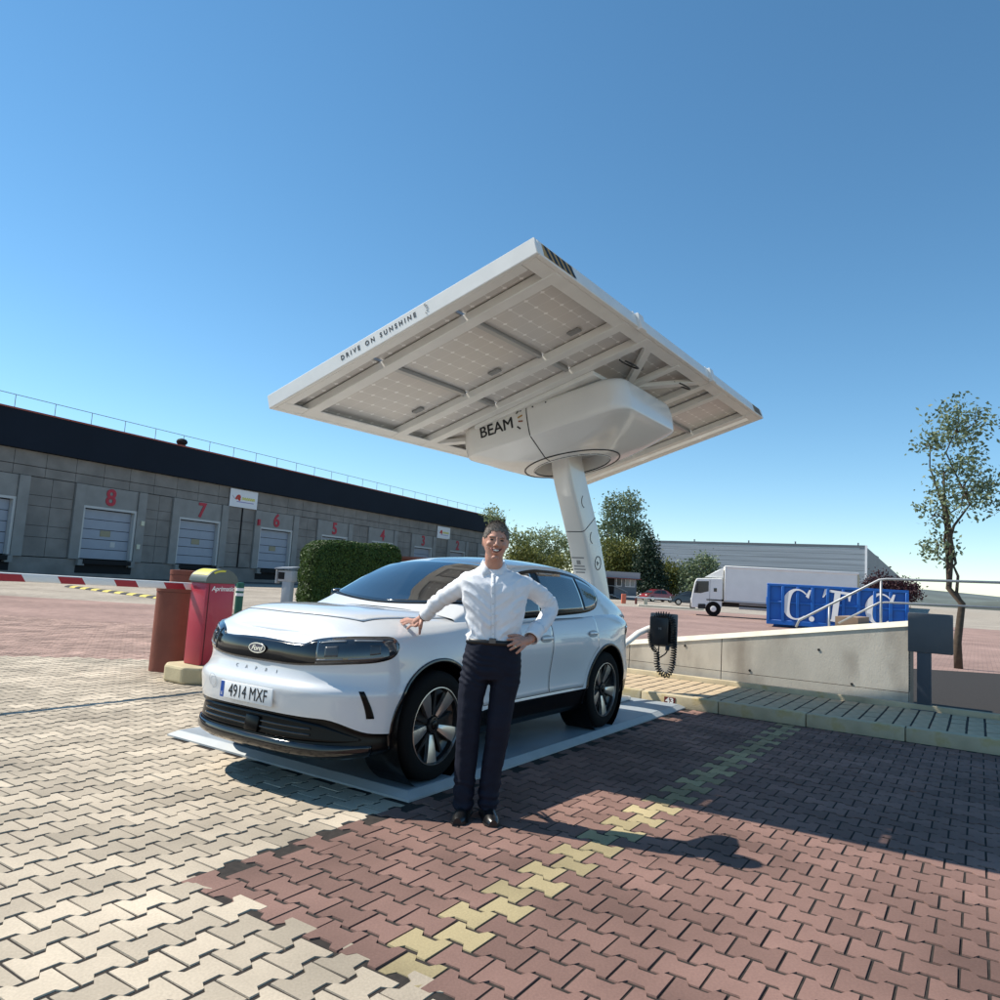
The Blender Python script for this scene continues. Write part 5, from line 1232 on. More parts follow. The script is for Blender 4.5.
LB('chassis', .5, 10.2, .6, 1.8, .62, .88, M_lb); LB('side_guard', 3.1, 8.0, .02, .08, .52, .68, mat('guard_grey', (.35, .35, .34), .5)); LB('side_guard', 3.1, 8.0, .02, .08, .78, .86, mat('guard_grey', (.35, .35, .34), .5))
# cab: side profile extruded
cabp = [(.0, .45), (-.02, .95), (.03, 1.25), (.20, 2.05), (.32, 2.26), (2.0, 2.34), (2.0, .55), (1.9, .45)]
mb = MB(); mb.prism([(x * k_, z) for x, z in cabp], -.02, 2.30, Matrix(((1, 0, 0, 0), (0, 0, 1, 0), (0, 1, 0, 0), (0, 0, 0, 1)))); cab = mb.build('cab', M_lw, lo_); bvm = cab.modifiers.new('b', 'BEVEL'); bvm.width = .05; bvm.segments = 2
mb = MB(); mb.add([(x * k_, y, z) for y in (-.024,) for x, z in ((.16, 1.36), (.30, 2.08), (1.12, 2.12), (1.12, 1.50), (.6, 1.36))], [(0, 1, 2, 3, 4)]); mb.build('side_window', M_gl, cab, fix=False)
mb = MB(); mb.add([(.045 * k_ - .03, .12, 1.32), (.045 * k_ - .03, 2.16, 1.32), (.195 * k_ - .03, 2.1, 2.03), (.195 * k_ - .03, .18, 2.03)], [(0, 1, 2, 3)]); mb.build('windscreen', M_gl, cab, fix=False)
LB('rear_side_window', 1.45, 1.65, -.04, -.02, 1.50, 1.72, M_gl, .004, cab); LB('bumper', -.08, .3, .0, 2.28, .40, .78, M_lb, .04, cab); LB('headlight', -.06, .12, .05, .45, .82, 1.02, M_drl, .02, cab)
LB('step', .45, .95, -.06, .1, .42, .72, M_lb, .03, cab); LB('mirror', .28, .42, -.34, -.12, 1.42, 1.98, M_lb, .03, cab); LB('door_crease', 1.19, 1.205, -.028, -.02, .85, 2.2, M_lb, .002, cab); LB('mud_guard', .95, 2.1, -.05, .5, .92, 1.06, M_lb, .06, cab)
mb = MB(); mb.add([(.85 * k_, .25, 2.36), (2.05 * k_, .05, 2.36), (2.05 * k_, .05, th_ - .12), (1.65 * k_, .25, th_ - .28), (.85 * k_, 2.05, 2.36), (2.05 * k_, 2.25, 2.36), (2.05 * k_, 2.25, th_ - .12), (1.65 * k_, 2.05, th_ - .28)], [(0, 1, 2, 3), (5, 4, 7, 6), (3, 2, 6, 7), (0, 3, 7, 4), (1, 5, 6, 2)]); mb.build('roof_deflector', M_lw, lo_)
for x in (1.45, 7.6, ):
    for yy in (.07, 2.2):
        mb = MB(); mb.lathe([(.42, -.14), (.45, -.1), (.45, .1), (.42, .14), (.25, .12)], 26, Matrix.Translation((x * k_, yy, .45)) @ Matrix.Rotation(R(90), 4, 'X')); wlo = mb.build('wheel', M_tyre, lo_, 40)
        mb = MB(); mb.lathe([(.18, 0), (.18, .03), (.10, .06), (.05, .05)], 20, Matrix.Translation((x * k_, yy - .13, .45)) @ Matrix.Rotation(R(90), 4, 'X')); mb.build('rim', M_lw, wlo, 40)
# blue skip container
KY = 34.5
c0 = gpos(767, KY + 1.2); c1 = gpos(909, KY - 1.1); KL = (c1 - c0).xy.length; kh = ony(768, 582.5, KY).z
sk = thing('blue_container', 'blue ribbed open container lettered C.T.C. in white, behind the retaining wall', 'container', M=frame(c0, (c1 - c0).xy.to_3d(), (0, 0, 1)))
M_kb = mat('container_blue', (.008, .125, .46), .5, var=.2, vscale=1.5, bump=.15, bscale=10, col2=(.05, .09, .18), c2scale=1.2, c2lo=.6, c2hi=.8)
def KB(name, x0, x1, y0, y1, z0, z1, r=.015):
    mb = MB(); mb.rbox(((x0 + x1) / 2, (y0 + y1) / 2, (z0 + z1) / 2), (x1 - x0, y1 - y0, z1 - z0), r, 1); return mb.build(name, M_kb, sk, 40)
KB('side_panel', .1, KL - .1, .10, .14, .2, kh - .06); KB('side_panel', .1, KL - .1, 2.2, 2.24, .2, kh - .06); KB('floor_panel', .1, KL - .1, .14, 2.2, .2, .26)
KB('end_panel', .04, .10, .06, 2.28, .2, kh); KB('end_panel', KL - .1, KL - .04, .06, 2.28, .2, kh); KB('top_rim', .0, KL, .0, .18, kh - .13, kh); KB('top_rim', 0, KL, 2.16, 2.34, kh - .13, kh)
KB('bottom_rail', 0, KL, .0, .2, .12, .34); KB('mid_rail', .12, KL - .12, .03, .1, kh * .55, kh * .55 + .10)
nr = 9
for i in range(nr + 1):
    x = lerp(.07, KL - .07, i / nr); KB('rib', x - .07, x + .07, -.01, .1, .30, kh - .12)
for i in range(2): KB('runner', .3, KL - .3, .6 + i * .9, .75 + i * .9, .0, .2)
KB('hook_plate', -.05, .05, .4, .7, 1.0, 1.4)
# white serif letters built as outlines
def letter_C(h):
    out = []; n = 26
    for i in range(n + 1):
        a = R(48 + (318 - 48) * i / n); out.append((.42 * h * math.cos(a), .5 * h * math.sin(a)))
    inn = []
    for i in range(n + 1):
        a = R(318 - (318 - 48) * i / n); w_ = .25 * h * max(0.12, (.5 - .5 * math.cos(a - 0.0)) ** .9); rr = 1 - w_ / (.46 * h); inn.append((.42 * h * math.cos(a) * rr + .0, .5 * h * math.sin(a) * (1 - .11 * (w_ / (.17 * h)) - .02)))
    return out + inn
def strips(pts, z, Mx, name, parent):
    n = len(pts) // 2; A = pts[:n]; B = list(reversed(pts[n:])); mb = MB()
    mb.grid([[(x, y, 0) for x, y in A], [(x, y, 0) for x, y in B]]); mb2 = MB(); k = len(mb.v)
    mb2.add(mb.v + [(x, y, .012) for x, y, _ in mb.v], [tuple(reversed(f)) for f in mb.f] + [tuple(k + i for i in f) for f in mb.f]); return mb2
def put_letter(mbld, x, z, h):
    sh = Matrix.Identity(4); sh[0][1] = .22
    mbld.build('letter', M_wp, sk, M=frame((x, -.02, z), (1, 0, 0), (0, -1, 0)) @ sh, fix=False)
hL = kh * .68; zc = kh * .50
def C_mesh(h):
    mb = strips(letter_C(h), 0, None, '', None)
    mb.prism([(.26 * h, .30 * h), (.36 * h, .24 * h), (.40 * h, .52 * h), (.34 * h, .52 * h)], 0, .012); return mb
def T_mesh(h):
    mb = MB(); mb.prism([(-.09 * h, -.5 * h), (.09 * h, -.5 * h), (.09 * h, .46 * h), (-.09 * h, .46 * h)], 0, .012)
    mb.prism([(-.40 * h, .5 * h), (-.44 * h, .22 * h), (-.40 * h, .22 * h), (-.30 * h, .42 * h), (.30 * h, .42 * h), (.36 * h, .22 * h), (.40 * h, .22 * h), (.42 * h, .5 * h)], .001, .0135)
    mb.prism([(-.2 * h, -.5 * h), (.2 * h, -.5 * h), (.18 * h, -.45 * h), (-.18 * h, -.45 * h)], .001, .0135); return mb
def dot_mesh(h): 
    mb = MB(); mb.lathe([(.085 * h, 0), (.085 * h, .012)], 16); return mb
def kx(u): return (ony(u, 600, KY) - c0).xy.dot((c1 - c0).xy.normalized())
put_letter(C_mesh(hL * 1.02), kx(796), zc + .10, hL); put_letter(dot_mesh(hL), kx(812), zc + .05 - hL * .42, hL); put_letter(T_mesh(hL), kx(836), zc + .12, hL); put_letter(dot_mesh(hL), kx(850), zc + .07 - hL * .42, hL); put_letter(C_mesh(hL), kx(878), zc + .12, hL)
# ================================================================ stair railing and grey post by the wall end
rr_ = thing('stair_railing', 'galvanised steel stair handrail rising behind the end of the concrete wall', 'railing', M=M_BAY)
M_gal = mat('galvanised', (.36, .37, .38), .5, .4, var=.1, vscale=10)
XR_ = -7.16
def zr2(y): return 1.10 + (y - 1.90) * .64
mb = MB(); mb.tube([(XR_, 1.86, ztop(1.86) + .02), (XR_, 1.90, 1.13), (XR_, 2.93, 1.76), (XR_, 3.02, 1.775), (XR_, 4.6, 1.80)], .017, 10); mb.build('top_rail', M_gal, rr_, True)
mb = MB(); mb.tube([(XR_, 2.42, 1.13), (XR_, 2.93, 1.45), (XR_, 3.02, 1.46), (XR_, 4.6, 1.48)], .014, 10); mb.build('mid_rail', M_gal, rr_, True)
for y, zt in ((2.95, 1.76), (2.30, 1.38), (4.5, 1.79)):
    mb = MB(); mb.tube([(XR_, y, .8), (XR_, y, zt)], .016, 10); mb.build('post', M_gal, rr_, True)
stp = thing('concrete_stairs', 'concrete stair flight with brownish treads behind the retaining wall', 'stairs', M=M_BAY)
M_tr = mat('tread_brown', (.30, .21, .15), .9, var=.15, vscale=6)
for i in range(5):
    mb = MB(); y0_ = 1.75 + i * .30; zt = .92 + i * .045 + .14 * 0
    zt = ztop(y0_ + .3) - .20 + .16 * min(i, 2) * .9 if i < 3 else ztop(y0_ + .3) - .02 - .01 * i
    mb.box((-7.95, y0_ + .15, zt / 2), (1.25, .296, zt)); mb.build('step', M_tr, stp)
gs = thing('grey_sign_post', 'dark grey sign board on a steel post at the end of the concrete wall', 'sign', M=M_BAY)
MGp = Matrix.Translation((-6.80, 3.33, 0))
M_sg = mat('sign_grey', (.085, .095, .11), .5, var=.05, vscale=5); M_sp = mat('post_slate', (.06, .07, .09), .5)
mb = MB(); mb.rbox((0, .22, 1.10), (.06, .50, .50), .012, 2); mb.build('board', M_sg, gs, 40, M=MGp)
mb = MB(); mb.rbox((-.035, .15, .58), (.10, .16, 1.0), .01, 2); mb.build('post', M_sp, gs, 40, M=MGp)
mb = MB(); mb.rbox((-.035, .15, .10), (.26, .30, .08), .01, 2); mb.build('foot_plate', M_sp, gs, 40, M=MGp)
# distant low rise closing the horizon
hb_ = MB(); hp = []
for i in range(61):
    a = R(-75 + 150 * i / 60); r_ = 1100; hp.append([(r_ * math.sin(a), r_ * math.cos(a), -2), (r_ * math.sin(a), r_ * math.cos(a), 14 + 7 * math.sin(i * .7) + 4 * math.sin(i * 1.9)), ((r_ + 300) * math.sin(a), (r_ + 300) * math.cos(a), 20 + 8 * math.sin(i * .5)), ((r_ + 320) * math.sin(a), (r_ + 320) * math.cos(a), -2)])
hb_.grid(hp); struct(hb_.build('hills', mat('far_hills', (.12, .14, .13), .95, var=.3, vscale=.01), smooth=True))
# ================================================================ the man beside the car
from mathutils import noise as mnoise
MY = 4.72
def W(u, v, Y=MY): return ony(u, v, Y)
PPM = (project(Vector((.5, MY, 1.2)))[0] - project(Vector((0, MY, 1.2)))[0]) * 2     # pixels per metre at his depth
footp = Vector((W(478, 818).x, MY, 0))
man = thing('person', 'man in white shirt and navy trousers with one hand on the car bonnet', 'person', footp)
def loc_(p): return Vector(p) - footp
def ring_loft(mb, rings, n=28, cap=True):
    """rings: (centre Vector, half width, half depth[, power])"""
    rows = []
    for r in rings:
        c, a, b = r[0], r[1], r[2]; pw = r[3] if len(r) > 3 else 2.2; row = []
        for j in range(n):
            t = 2 * math.pi * j / n; ct, st_ = math.cos(t), math.sin(t)
            row.append(c + Vector((a * math.copysign(abs(ct) ** (2 / pw), ct), b * math.copysign(abs(st_) ** (2 / pw), st_), 0)))
        rows.append(row)
    o = len(mb.v); mb.grid(rows, wrap=True)
    if cap: mb.f += [tuple(o + j for j in range(n)), tuple(o + (len(rows) - 1) * n + j for j in range(n))]; mb.mi += [0, 0]
def ellipsoid(mb, c, r, rot=None, seg=16):
    b = bmesh.new(); bmesh.ops.create_uvsphere(b, u_segments=seg, v_segments=seg * 3 // 4, radius=1)
    for v in b.verts: v.co = Vector((v.co.x * r[0], v.co.y * r[1], v.co.z * r[2]))
    M = Matrix.Translation(Vector(c))
    if rot is not None: M = M @ rot.to_4x4()
    mb.bm(b, M)
def remesh(mb, name, vox, smooth_it=6, fac=.5, disp=None):
    me = mb.mesh('tmp', M_paint); o = bpy.data.objects.new('tmp', me); col.objects.link(o)
    md = o.modifiers.new('r', 'REMESH'); md.mode = 'VOXEL'; md.voxel_size = vox; md.adaptivity = 0
    sm = o.modifiers.new('s', 'SMOOTH'); sm.iterations = smooth_it; sm.factor = fac
    r = eval_mesh(o, name); bpy.data.objects.remove(o)
    if disp:
        r.update(); co = [v.co.copy() for v in r.vertices]; no = [v.normal.copy() for v in r.vertices]
        for v, p, n_ in zip(r.vertices, co, no): v.co = p + n_ * disp(p, n_)
    r.materials.clear(); r.polygons.foreach_set('use_smooth', [True] * len(r.polygons)); r.name = name; r.update(); return r
def path(P, k=5): return smooth_path([loc_(p) for p in P], k)
def limb(mb, P, rad, k=6, n=14):
    pts = path(P, k); m_ = len(pts); f = interp(np.linspace(0, 1, len(rad)), rad); mb.tube(pts, [f(i / (m_ - 1)) for i in range(m_)], n)
# --- joints from the photograph, depths from the body and what it touches
shR, elR, wrR = W(462, 586.5, 4.75), W(437, 603, 4.86), W(424.5, 616.5, 4.96)
shL, elL, wrL = W(525.5, 586, 4.75), W(550.5, 607, 4.93), W(530, 640, 4.66)
def car_hit(u, v, off=.008):
    r = ray(u, v); Mi = M_CARF.inverted(); o_ = Mi @ CAMP; d = (Mi.to_3x3() @ r).normalized(); best = BVB.ray_cast(o_, d)
    if best[0] is None: return W(u, v, 5.0)
    n_ = best[1] if best[1].dot(d) < 0 else -best[1]; return M_CARF @ (best[0] + n_ * off)
def up_(p, dz): return p + Vector((0, 0, dz))
# --- body: one continuous mesh
hc = W(495.8, 541.8, 4.66); HR = Matrix.Rotation(R(2.5), 3, 'Y') @ Matrix.Rotation(R(4), 3, 'Z')
def HL(x, y, z): return loc_(hc) + HR @ Vector((x, y, z))
bd = MB()
hb = bmesh.new(); bmesh.ops.create_uvsphere(hb, u_segments=48, v_segments=36, radius=1)
wz = interp([-1, -.93, -.75, -.5, -.2, .1, .4, .7, .9, 1], [.34, .60, .80, .91, .98, 1.0, 1.0, .96, .88, .8])
for v in hb.verts:
    x, y, z = v.co; k = wz(z)
    X = x * .0775 * (k if z < .5 else 1.0) * (1 + .13 * max(0, z)); Z = z * .122; Yv = y * .098
    if z < 0 and y < 0: Yv = y * lerp(.098, .100, -z) - .004 * max(0, -z - .4)
    if z < 0 and y > 0: Yv = y * lerp(.098, .062, min(1, -z * 1.2))
    if y < 0 and z > -.2: Yv *= lerp(1, .93, max(0, z) * .6)
    v.co = Vector((X, Yv, Z))
bd.bm(hb, Matrix.Translation(loc_(hc)) @ HR.to_4x4())
def EL(c, r, rx=0): ellipsoid(bd, HL(*c), r, HR @ Matrix.Rotation(R(rx), 3, 'X'), 14)
bd.tube([HL(0, -.093, .018), HL(0, -.104, -.004), HL(0, -.114, -.024), HL(0, -.112, -.031)], [.008, .0095, .0125, .010], 10)
for s in (1, -1):
    EL((s * .012, -.104, -.030), (.009, .010, .007)); EL((s * .030, -.088, .026), (.024, .013, .007)); EL((s * .043, -.070, -.022), (.022, .022, .020))
    EL((s * .077, .006, -.006), (.008, .017, .030), 10); EL((s * .080, .010, .012), (.006, .014, .014))
EL((0, -.092, -.103), (.024, .016, .016)); EL((0, -.098, -.052), (.030, .010, .008)); EL((0, -.096, -.072), (.024, .010, .007))
neck0 = loc_(W(494, 573, 4.745))
bd.tube([HL(0, .018, -.05), HL(0, .022, -.10), neck0, neck0 + Vector((0, .0, -.10))], [.058, .057, .060, .07], 18)
ring_loft(bd, [(loc_(W(494, 574, MY)), .09, .06), (loc_(W(494, 582, MY)), .17, .085), (loc_(W(494, 600, MY)), .165, .095), (loc_(W(494, 630, MY)), .14, .09), (loc_(W(493, 660, MY)), .15, .09), (loc_(W(492, 672, MY)), .14, .08)])
for P, rad in (([shR, elR, wrR], [.046, .036, .026]), ([shL, elL, wrL], [.046, .036, .027])): limb(bd, P, rad)
limb(bd, [W(475, 665), W(469, 722), W(464, 806)], [.07, .045, .032]); limb(bd, [W(505, 665), W(498, 722), W(487.5, 806)], [.07, .045, .032])
# right hand resting on the bonnet edge
kn = [W(412.5, 620.2, 5.03), W(414.3, 621.5, 5.01), W(415.6, 623.2, 4.99), W(416.3, 625.6, 4.97)]
pc = (kn[0] + kn[3]) / 2; palm = (pc + wrR) / 2
for k_, (tu, tv) in zip(kn, ((400.3, 622.0), (400.6, 623.6), (402.6, 625.6), (406.6, 629.6))):
    tip = car_hit(tu, tv, .007); b0 = wrR.lerp(k_, .55); mid = up_(k_.lerp(tip, .5), .012); limb(bd, [b0, k_, mid, tip], [.011, .0112, .0098, .0080], 5, 9)
tt_ = car_hit(419.0, 634.6, .008); limb(bd, [wrR.lerp(pc, .25), W(420.5, 626.5, 4.93), up_((tt_ + W(420.5, 626.5, 4.93)) / 2, .006), tt_], [.014, .0135, .011, .009], 5, 9)
limb(bd, [wrR, palm, pc], [.025, .026, .018], 5, 10)
# left hand on the hip
hipY = 4.585
knL = [W(517.5, 638.0, 4.605), W(517.0, 641.2, 4.59), W(519.0, 644.5, 4.585), W(522.6, 647.6, 4.59)]
pcL = (knL[0] + knL[3]) / 2
for k_, (tu, tv, Yt) in zip(knL, ((506.8, 639.5, 4.60), (507.2, 646.2, 4.585), (509.5, 650.0, 4.58), (515.8, 653.6, 4.585))):
    tip = W(tu, tv, Yt); limb(bd, [wrL.lerp(k_, .5), k_, k_.lerp(tip, .5) + Vector((0, -.008, 0)), tip], [.0115, .0115, .010, .0082], 5, 9)
limb(bd, [wrL.lerp(pcL, .3), W(518.5, 635.8, 4.64), W(507.5, 636.0, 4.63)], [.013, .012, .009], 5, 9)
limb(bd, [wrL, (wrL + pcL) / 2, pcL], [.026, .029, .020], 5, 10)
M_skin = mat('skin', (.50, .255, .18), .5, var=.14, vscale=25, bump=.12, bscale=120, sss=.08)
bme_ = remesh(bd, 'body', .0042, 3, .5); bme_.materials.append(M_skin); body_m = link('body', bme_, man)
# --- face details
M_eye = mat('eye_dark', (.02, .014, .012), .25); M_hair = mat('hair_greybrown', (.17, .145, .125), .8, var=.5, vscale=70, bump=.8, bscale=160); M_lip = mat('lip', (.25, .085, .07), .5); M_teeth = mat('teeth', (.72, .68, .60), .35); M_mouth = mat('mouth_dark', (.03, .01, .01), .6)
for s in (1, -1):
    mb = MB(); ellipsoid(mb, HL(s * .031, -.0905, .0055), (.0135, .006, .0046), HR, 12); mb.build('eye', M_eye, man, True)
    mb = MB(); mb.tube([HL(s * .016, -.1005, .020), HL(s * .032, -.099, .0245), HL(s * .047, -.085, .018)], [.0025, .0038, .002], 8); mb.build('eyebrow', M_hair, man, True)
rows = []
def mouth_arc(z0, z1, half, y0, n=10, sag=.010):
    out = []
    for i in range(n + 1):
        t = -1 + 2 * i / n; yy = y0 + .020 * t * t; zc_ = z0 + sag * t * t; h = (z1 - z0) * (1 - t * t) ** .6
        out.append((HL(t * half, yy, zc_ + h * .0), HL(t * half, yy - .001, zc_ - h)))
    return out
def strip_obj(name, arc_, mt):
    mb = MB(); mb.grid([[a for a, b in arc_], [b for a, b in arc_]]); o = mb.build(name, mt, man, True, fix=False); sd = o.modifiers.new('s', 'SOLIDIFY'); sd.thickness = .002; return o
strip_obj('mouth', mouth_arc(-.0535, -.0400, .034, -.1095), M_mouth); strip_obj('teeth', mouth_arc(-.0535, -.0435, .028, -.1112), M_teeth)
mb = MB(); mb.tube([a + HR @ Vector((0, -.001, .001)) for a, b in mouth_arc(-.0535, -.0400, .035, -.1100)], .0022, 6); mb.tube([b + HR @ Vector((0, -.001, -.001)) for a, b in mouth_arc(-.0535, -.0400, .035, -.1105)], .0028, 6); mb.build('lips', M_lip, man, True)
# hair: short cap over the skull
hb = bmesh.new(); bmesh.ops.create_uvsphere(hb, u_segments=64, v_segments=48, radius=1)
for v in hb.verts:
    x, y, z = v.co; k = wz(z); f = 1.035 + .020 * max(0, z)
    Yv = y * .098 * f
    if y < 0 and z > -.2: Yv *= lerp(1, .93, max(0, z) * .6)
    v.co = Vector((x * .0775 * (k if z < .5 else 1) * f * (1 + .13 * max(0, z)), Yv + .002, z * .120 * f + .002)) + Vector(mnoise.noise_vector(Vector((x, y, z)) * 9)) * .0022
kill = []
for f_ in hb.faces:
    c = f_.calc_center_median(); lim = .062 if c.y < -.05 else (.062 - (c.y + .05) / .05 * .05 if c.y < .0 else (-.005 if c.y < .03 else -.05))
    lim += .006 * math.sin(c.x * 160) * .4
    if abs(c.x) > .045 and c.y < -.03: lim = .05 - max(0, (abs(c.x) - .045)) * .9 + (.0 if c.y < -.06 else -.01)
    if c.z < lim: kill.append(f_)
bmesh.ops.delete(hb, geom=kill, context='FACES'); mb = MB(); mb.bm(hb, Matrix.Translation(loc_(hc)) @ HR.to_4x4()); ho = mb.build('hair', M_hair, man, True)
rh = np.random.RandomState(4); sv = []
ctr = loc_(hc)
for f_ in ho.data.polygons:
    c = f_.center.copy(); n_ = (c - ctr).normalized()
    for _ in range(4):
        t_ = Vector(rh.normal(size=3)) * .55 + HR @ Vector((0, -.5 if c.z > ctr.z + .07 else .35, -.1 if c.z > ctr.z + .07 else -.9)); t_ = (t_ - n_ * t_.dot(n_)).normalized(); d_ = (t_ + n_ * rh.uniform(.25, .7)).normalized(); w_ = d_.cross(n_).normalized() * .0011
        b0 = c + Vector(rh.normal(size=3)) * .003 - n_ * .001; L_h = rh.uniform(.006, .011) * (1.25 if c.z > ctr.z + .085 else .6)
        sv += [b0 - w_, b0 + w_, b0 + d_ * L_h + w_ * .4, b0 + d_ * L_h - w_ * .4]
so_ = quad_obj('hair_strands', np.array([tuple(v) for v in sv]), M_hair, ho); so_['kind'] = 'stuff'
sd = ho.modifiers.new('s', 'SOLIDIFY'); sd.thickness = .012; sd.offset = -1
# --- shirt
def fold(p, n_, a=1.0):
    q = Vector((p.x * 6 + p.z * 3, p.y * 7, p.z * 12 - abs(p.x) * 9)); return a * (.010 * ((1 - abs(mnoise.noise(q * 1.25 + Vector((9, 2, 4))))) ** 4 - .45)) + a * (.0085 * mnoise.noise(q) + .0060 * mnoise.noise(q * 2.3 + Vector((3, 1, 7))))
sh = MB()
def SR(v, cx, hw, d, Y=MY, pw=2.4): return (loc_(W(cx, v, Y)), hw / PPM, d, pw)
ring_loft(sh, [SR(566.5, 493.8, 10.5, .060, MY + .03), SR(569, 493.8, 17, .068, MY + .025), SR(572.5, 493.8, 26, .080, MY + .02), SR(577, 493.8, 34, .095, MY + .01), SR(584, 494, 36, .110), SR(592, 494.5, 34, .122), SR(603, 494.5, 32, .125), SR(615, 494.5, 29.5, .120), SR(627, 494, 27, .116), SR(637, 493.5, 25.8, .113), SR(643, 493.5, 25.8, .112)])
limb(sh, [W(470, 587, 4.745), shR, elR, wrR.lerp(elR, .10)], [.058, .061, .052, .042], 6, 18); limb(sh, [W(517, 587, 4.745), shL, elL, wrL.lerp(elL, .16)], [.058, .061, .054, .044], 6, 18)
def fold_shirt(p, n_):
    zz = p.z; a = 1.0 + .9 * max(0, 1 - abs(zz - 1.12) / .10)
    d1 = min((p - loc_(elR)).length, (p - loc_(elL)).length); a += 1.2 * max(0, 1 - d1 / .14)
    sl_ = max(0, min(1, (abs(p.x - loc_(W(494, 600)).x) - .17) / .05)); f = fold(p, n_, a * (1 - .6 * sl_))
    for E, S_ in ((elR, shR), (elL, shL)):                      # creases across the bent sleeves
        e = loc_(E); ax = (loc_(S_) - e).normalized(); t = (p - e).dot(ax); dd = (p - e).length
        if dd < .2: f += .0045 * math.sin(t * 115 + 3 * mnoise.noise(p * 12)) * (1 - dd / .2)
    return f
sme = remesh(sh, 'shirt', .0075, 5, .5, fold_shirt)
M_shirt = mat('shirt_white', (.80, .80, .82), .8, var=.03, vscale=10, bump=.35, bscale=22, spec=.2); sme.materials.append(M_shirt); shirt = link('shirt', sme, man)
sb_ = bmesh.new(); sb_.from_mesh(sme); BVS = BVHTree.FromBMesh(sb_); sb_.free()
def on_shirt(u, v, off=.003):
    o_ = loc_(CAMP); d = ray(u, v).normalized(); h = BVS.ray_cast(o_, d)
    if h[0] is None: return loc_(W(u, v, MY - .1)), Vector((0, -1, 0))
    return h[0] - d * off, h[1]
rows = [[on_shirt(u, v, .003)[0] for u in (491.3, 493.0, 494.8)] for v in np.linspace(574, 641, 40)]
rows = [[p + Vector((lerp(0.0, -.0, i / 39), 0, 0)) for p in r] for i, r in enumerate(rows)]
mb = MB(); mb.grid(rows); pk = mb.build('placket', M_shirt, shirt, True, fix=False); sd = pk.modifiers.new('s', 'SOLIDIFY'); sd.thickness = .003
for v in (583, 593.5, 604, 614.5, 625, 634):
    p, n_ = on_shirt(493.1, v, .005); mb = MB(); mb.lathe([(.005, 0), (.005, .002)], 10, frame(p, (1, 0, 0), (0, -1, 0))); mb.build('button', mat('button_pearl', (.6, .6, .58), .3), shirt)
# collar: standing band and two leaves
cb = loc_(W(493.8, 563.8, 4.735)); rows = []
for k_, (dz, gr) in enumerate(((-.028, .004), (-.008, 0), (.014, -.002))):
    row = []
    for i in range(25):
        a = R(-68 + 316 * i / 24) ; row.append(cb + Vector((math.cos(a) * (.061 + gr), math.sin(a) * (.064 + gr) + .004, dz + .020 * math.sin(a) * (k_ > 0))))
    rows.append(row)
mb = MB(); mb.grid(rows); cl_ = mb.build('collar_band', M_shirt, shirt, True, fix=False); sd = cl_.modifiers.new('s', 'SOLIDIFY'); sd.thickness = .003
for s in (1, -1):
    g = lambda x, y, z: cb + Vector((s * x, y, z))
    P = [[g(.063, .045, .030), g(.067, .005, .020), g(.056, -.040, -.002), g(.016, -.078, -.052)], [g(.078, .040, -.004), g(.084, .0, -.018), g(.078, -.050, -.048), g(.060, -.094, -.086)]]
    mid = [[(a + b) / 2 + Vector((0, -.003, .002)) for a, b in zip(*P)]]
    mb = MB(); mb.grid([P[0], mid[0], P[1]]); c_ = mb.build('collar_leaf', M_shirt, shirt, True, fix=False); sd = c_.modifiers.new('s', 'SOLIDIFY'); sd.thickness = .004
# cuffs, cufflink, watch, ring
def cuff(a, b, r0, r1, name, mt, par):
    mb = MB(); a, b = loc_(a), loc_(b); ax = (b - a); pts = [a.lerp(b, t) for t in np.linspace(0, 1, 6)]
    mb.tube(pts, [lerp(r0, r1, t) for t in np.linspace(0, 1, 6)], 22, cap=False); o = mb.build(name, mt, par, True, fix=False); sd = o.modifiers.new('s', 'SOLIDIFY'); sd.thickness = .005; return o
cuff(elR.lerp(wrR, .60), elR.lerp(wrR, .93), .050, .045, 'cuff', M_shirt, shirt); cuff(elL.lerp(wrL, .66), elL.lerp(wrL, .96), .052, .048, 'cuff', M_shirt, shirt)
p = loc_(elL.lerp(wrL, .9)) + Vector((.030, -.026, -.012)); mb = MB(); ellipsoid(mb, p, (.007, .005, .007)); mb.build('cufflink', mat('cufflink_bronze', (.20, .10, .05), .3, .8), man, True)
wt = bpy.data.objects.new('wristwatch', None); col.objects.link(wt); wt.parent = man; wt.location = loc_(wrR)
axw = (wrR - elR).normalized(); mb = MB(); mb.tube([axw * t for t in np.linspace(-.010, .014, 4)], .0305, 20); mb.build('strap', M_clad, wt, 40)
tn = Vector((-.35, -.35, .87)); tn = (tn - axw * tn.dot(axw)).normalized(); mb = MB(); mb.lathe([(.019, 0), (.019, .008), (.014, .010)], 18, frame(tn * .027 + axw * .002, axw, tn)); mb.build('case', mat('watch_steel', (.35, .35, .36), .25, .9), wt, 40)
p0_, p1_ = knL[2], W(509.5, 650.0, 4.58); pr = p0_.lerp(p1_, .38) + Vector((0, -.005, 0)); mb = MB(); mb.tube([loc_(pr) + (p1_ - p0_).normalized() * t for t in (-.003, .003)], .0122, 14, cap=False); o = mb.build('finger_ring', mat('ring_gold', (.75, .62, .38), .2, 1.0), man, True, fix=False); sd = o.modifiers.new('s', 'SOLIDIFY'); sd.thickness = .002
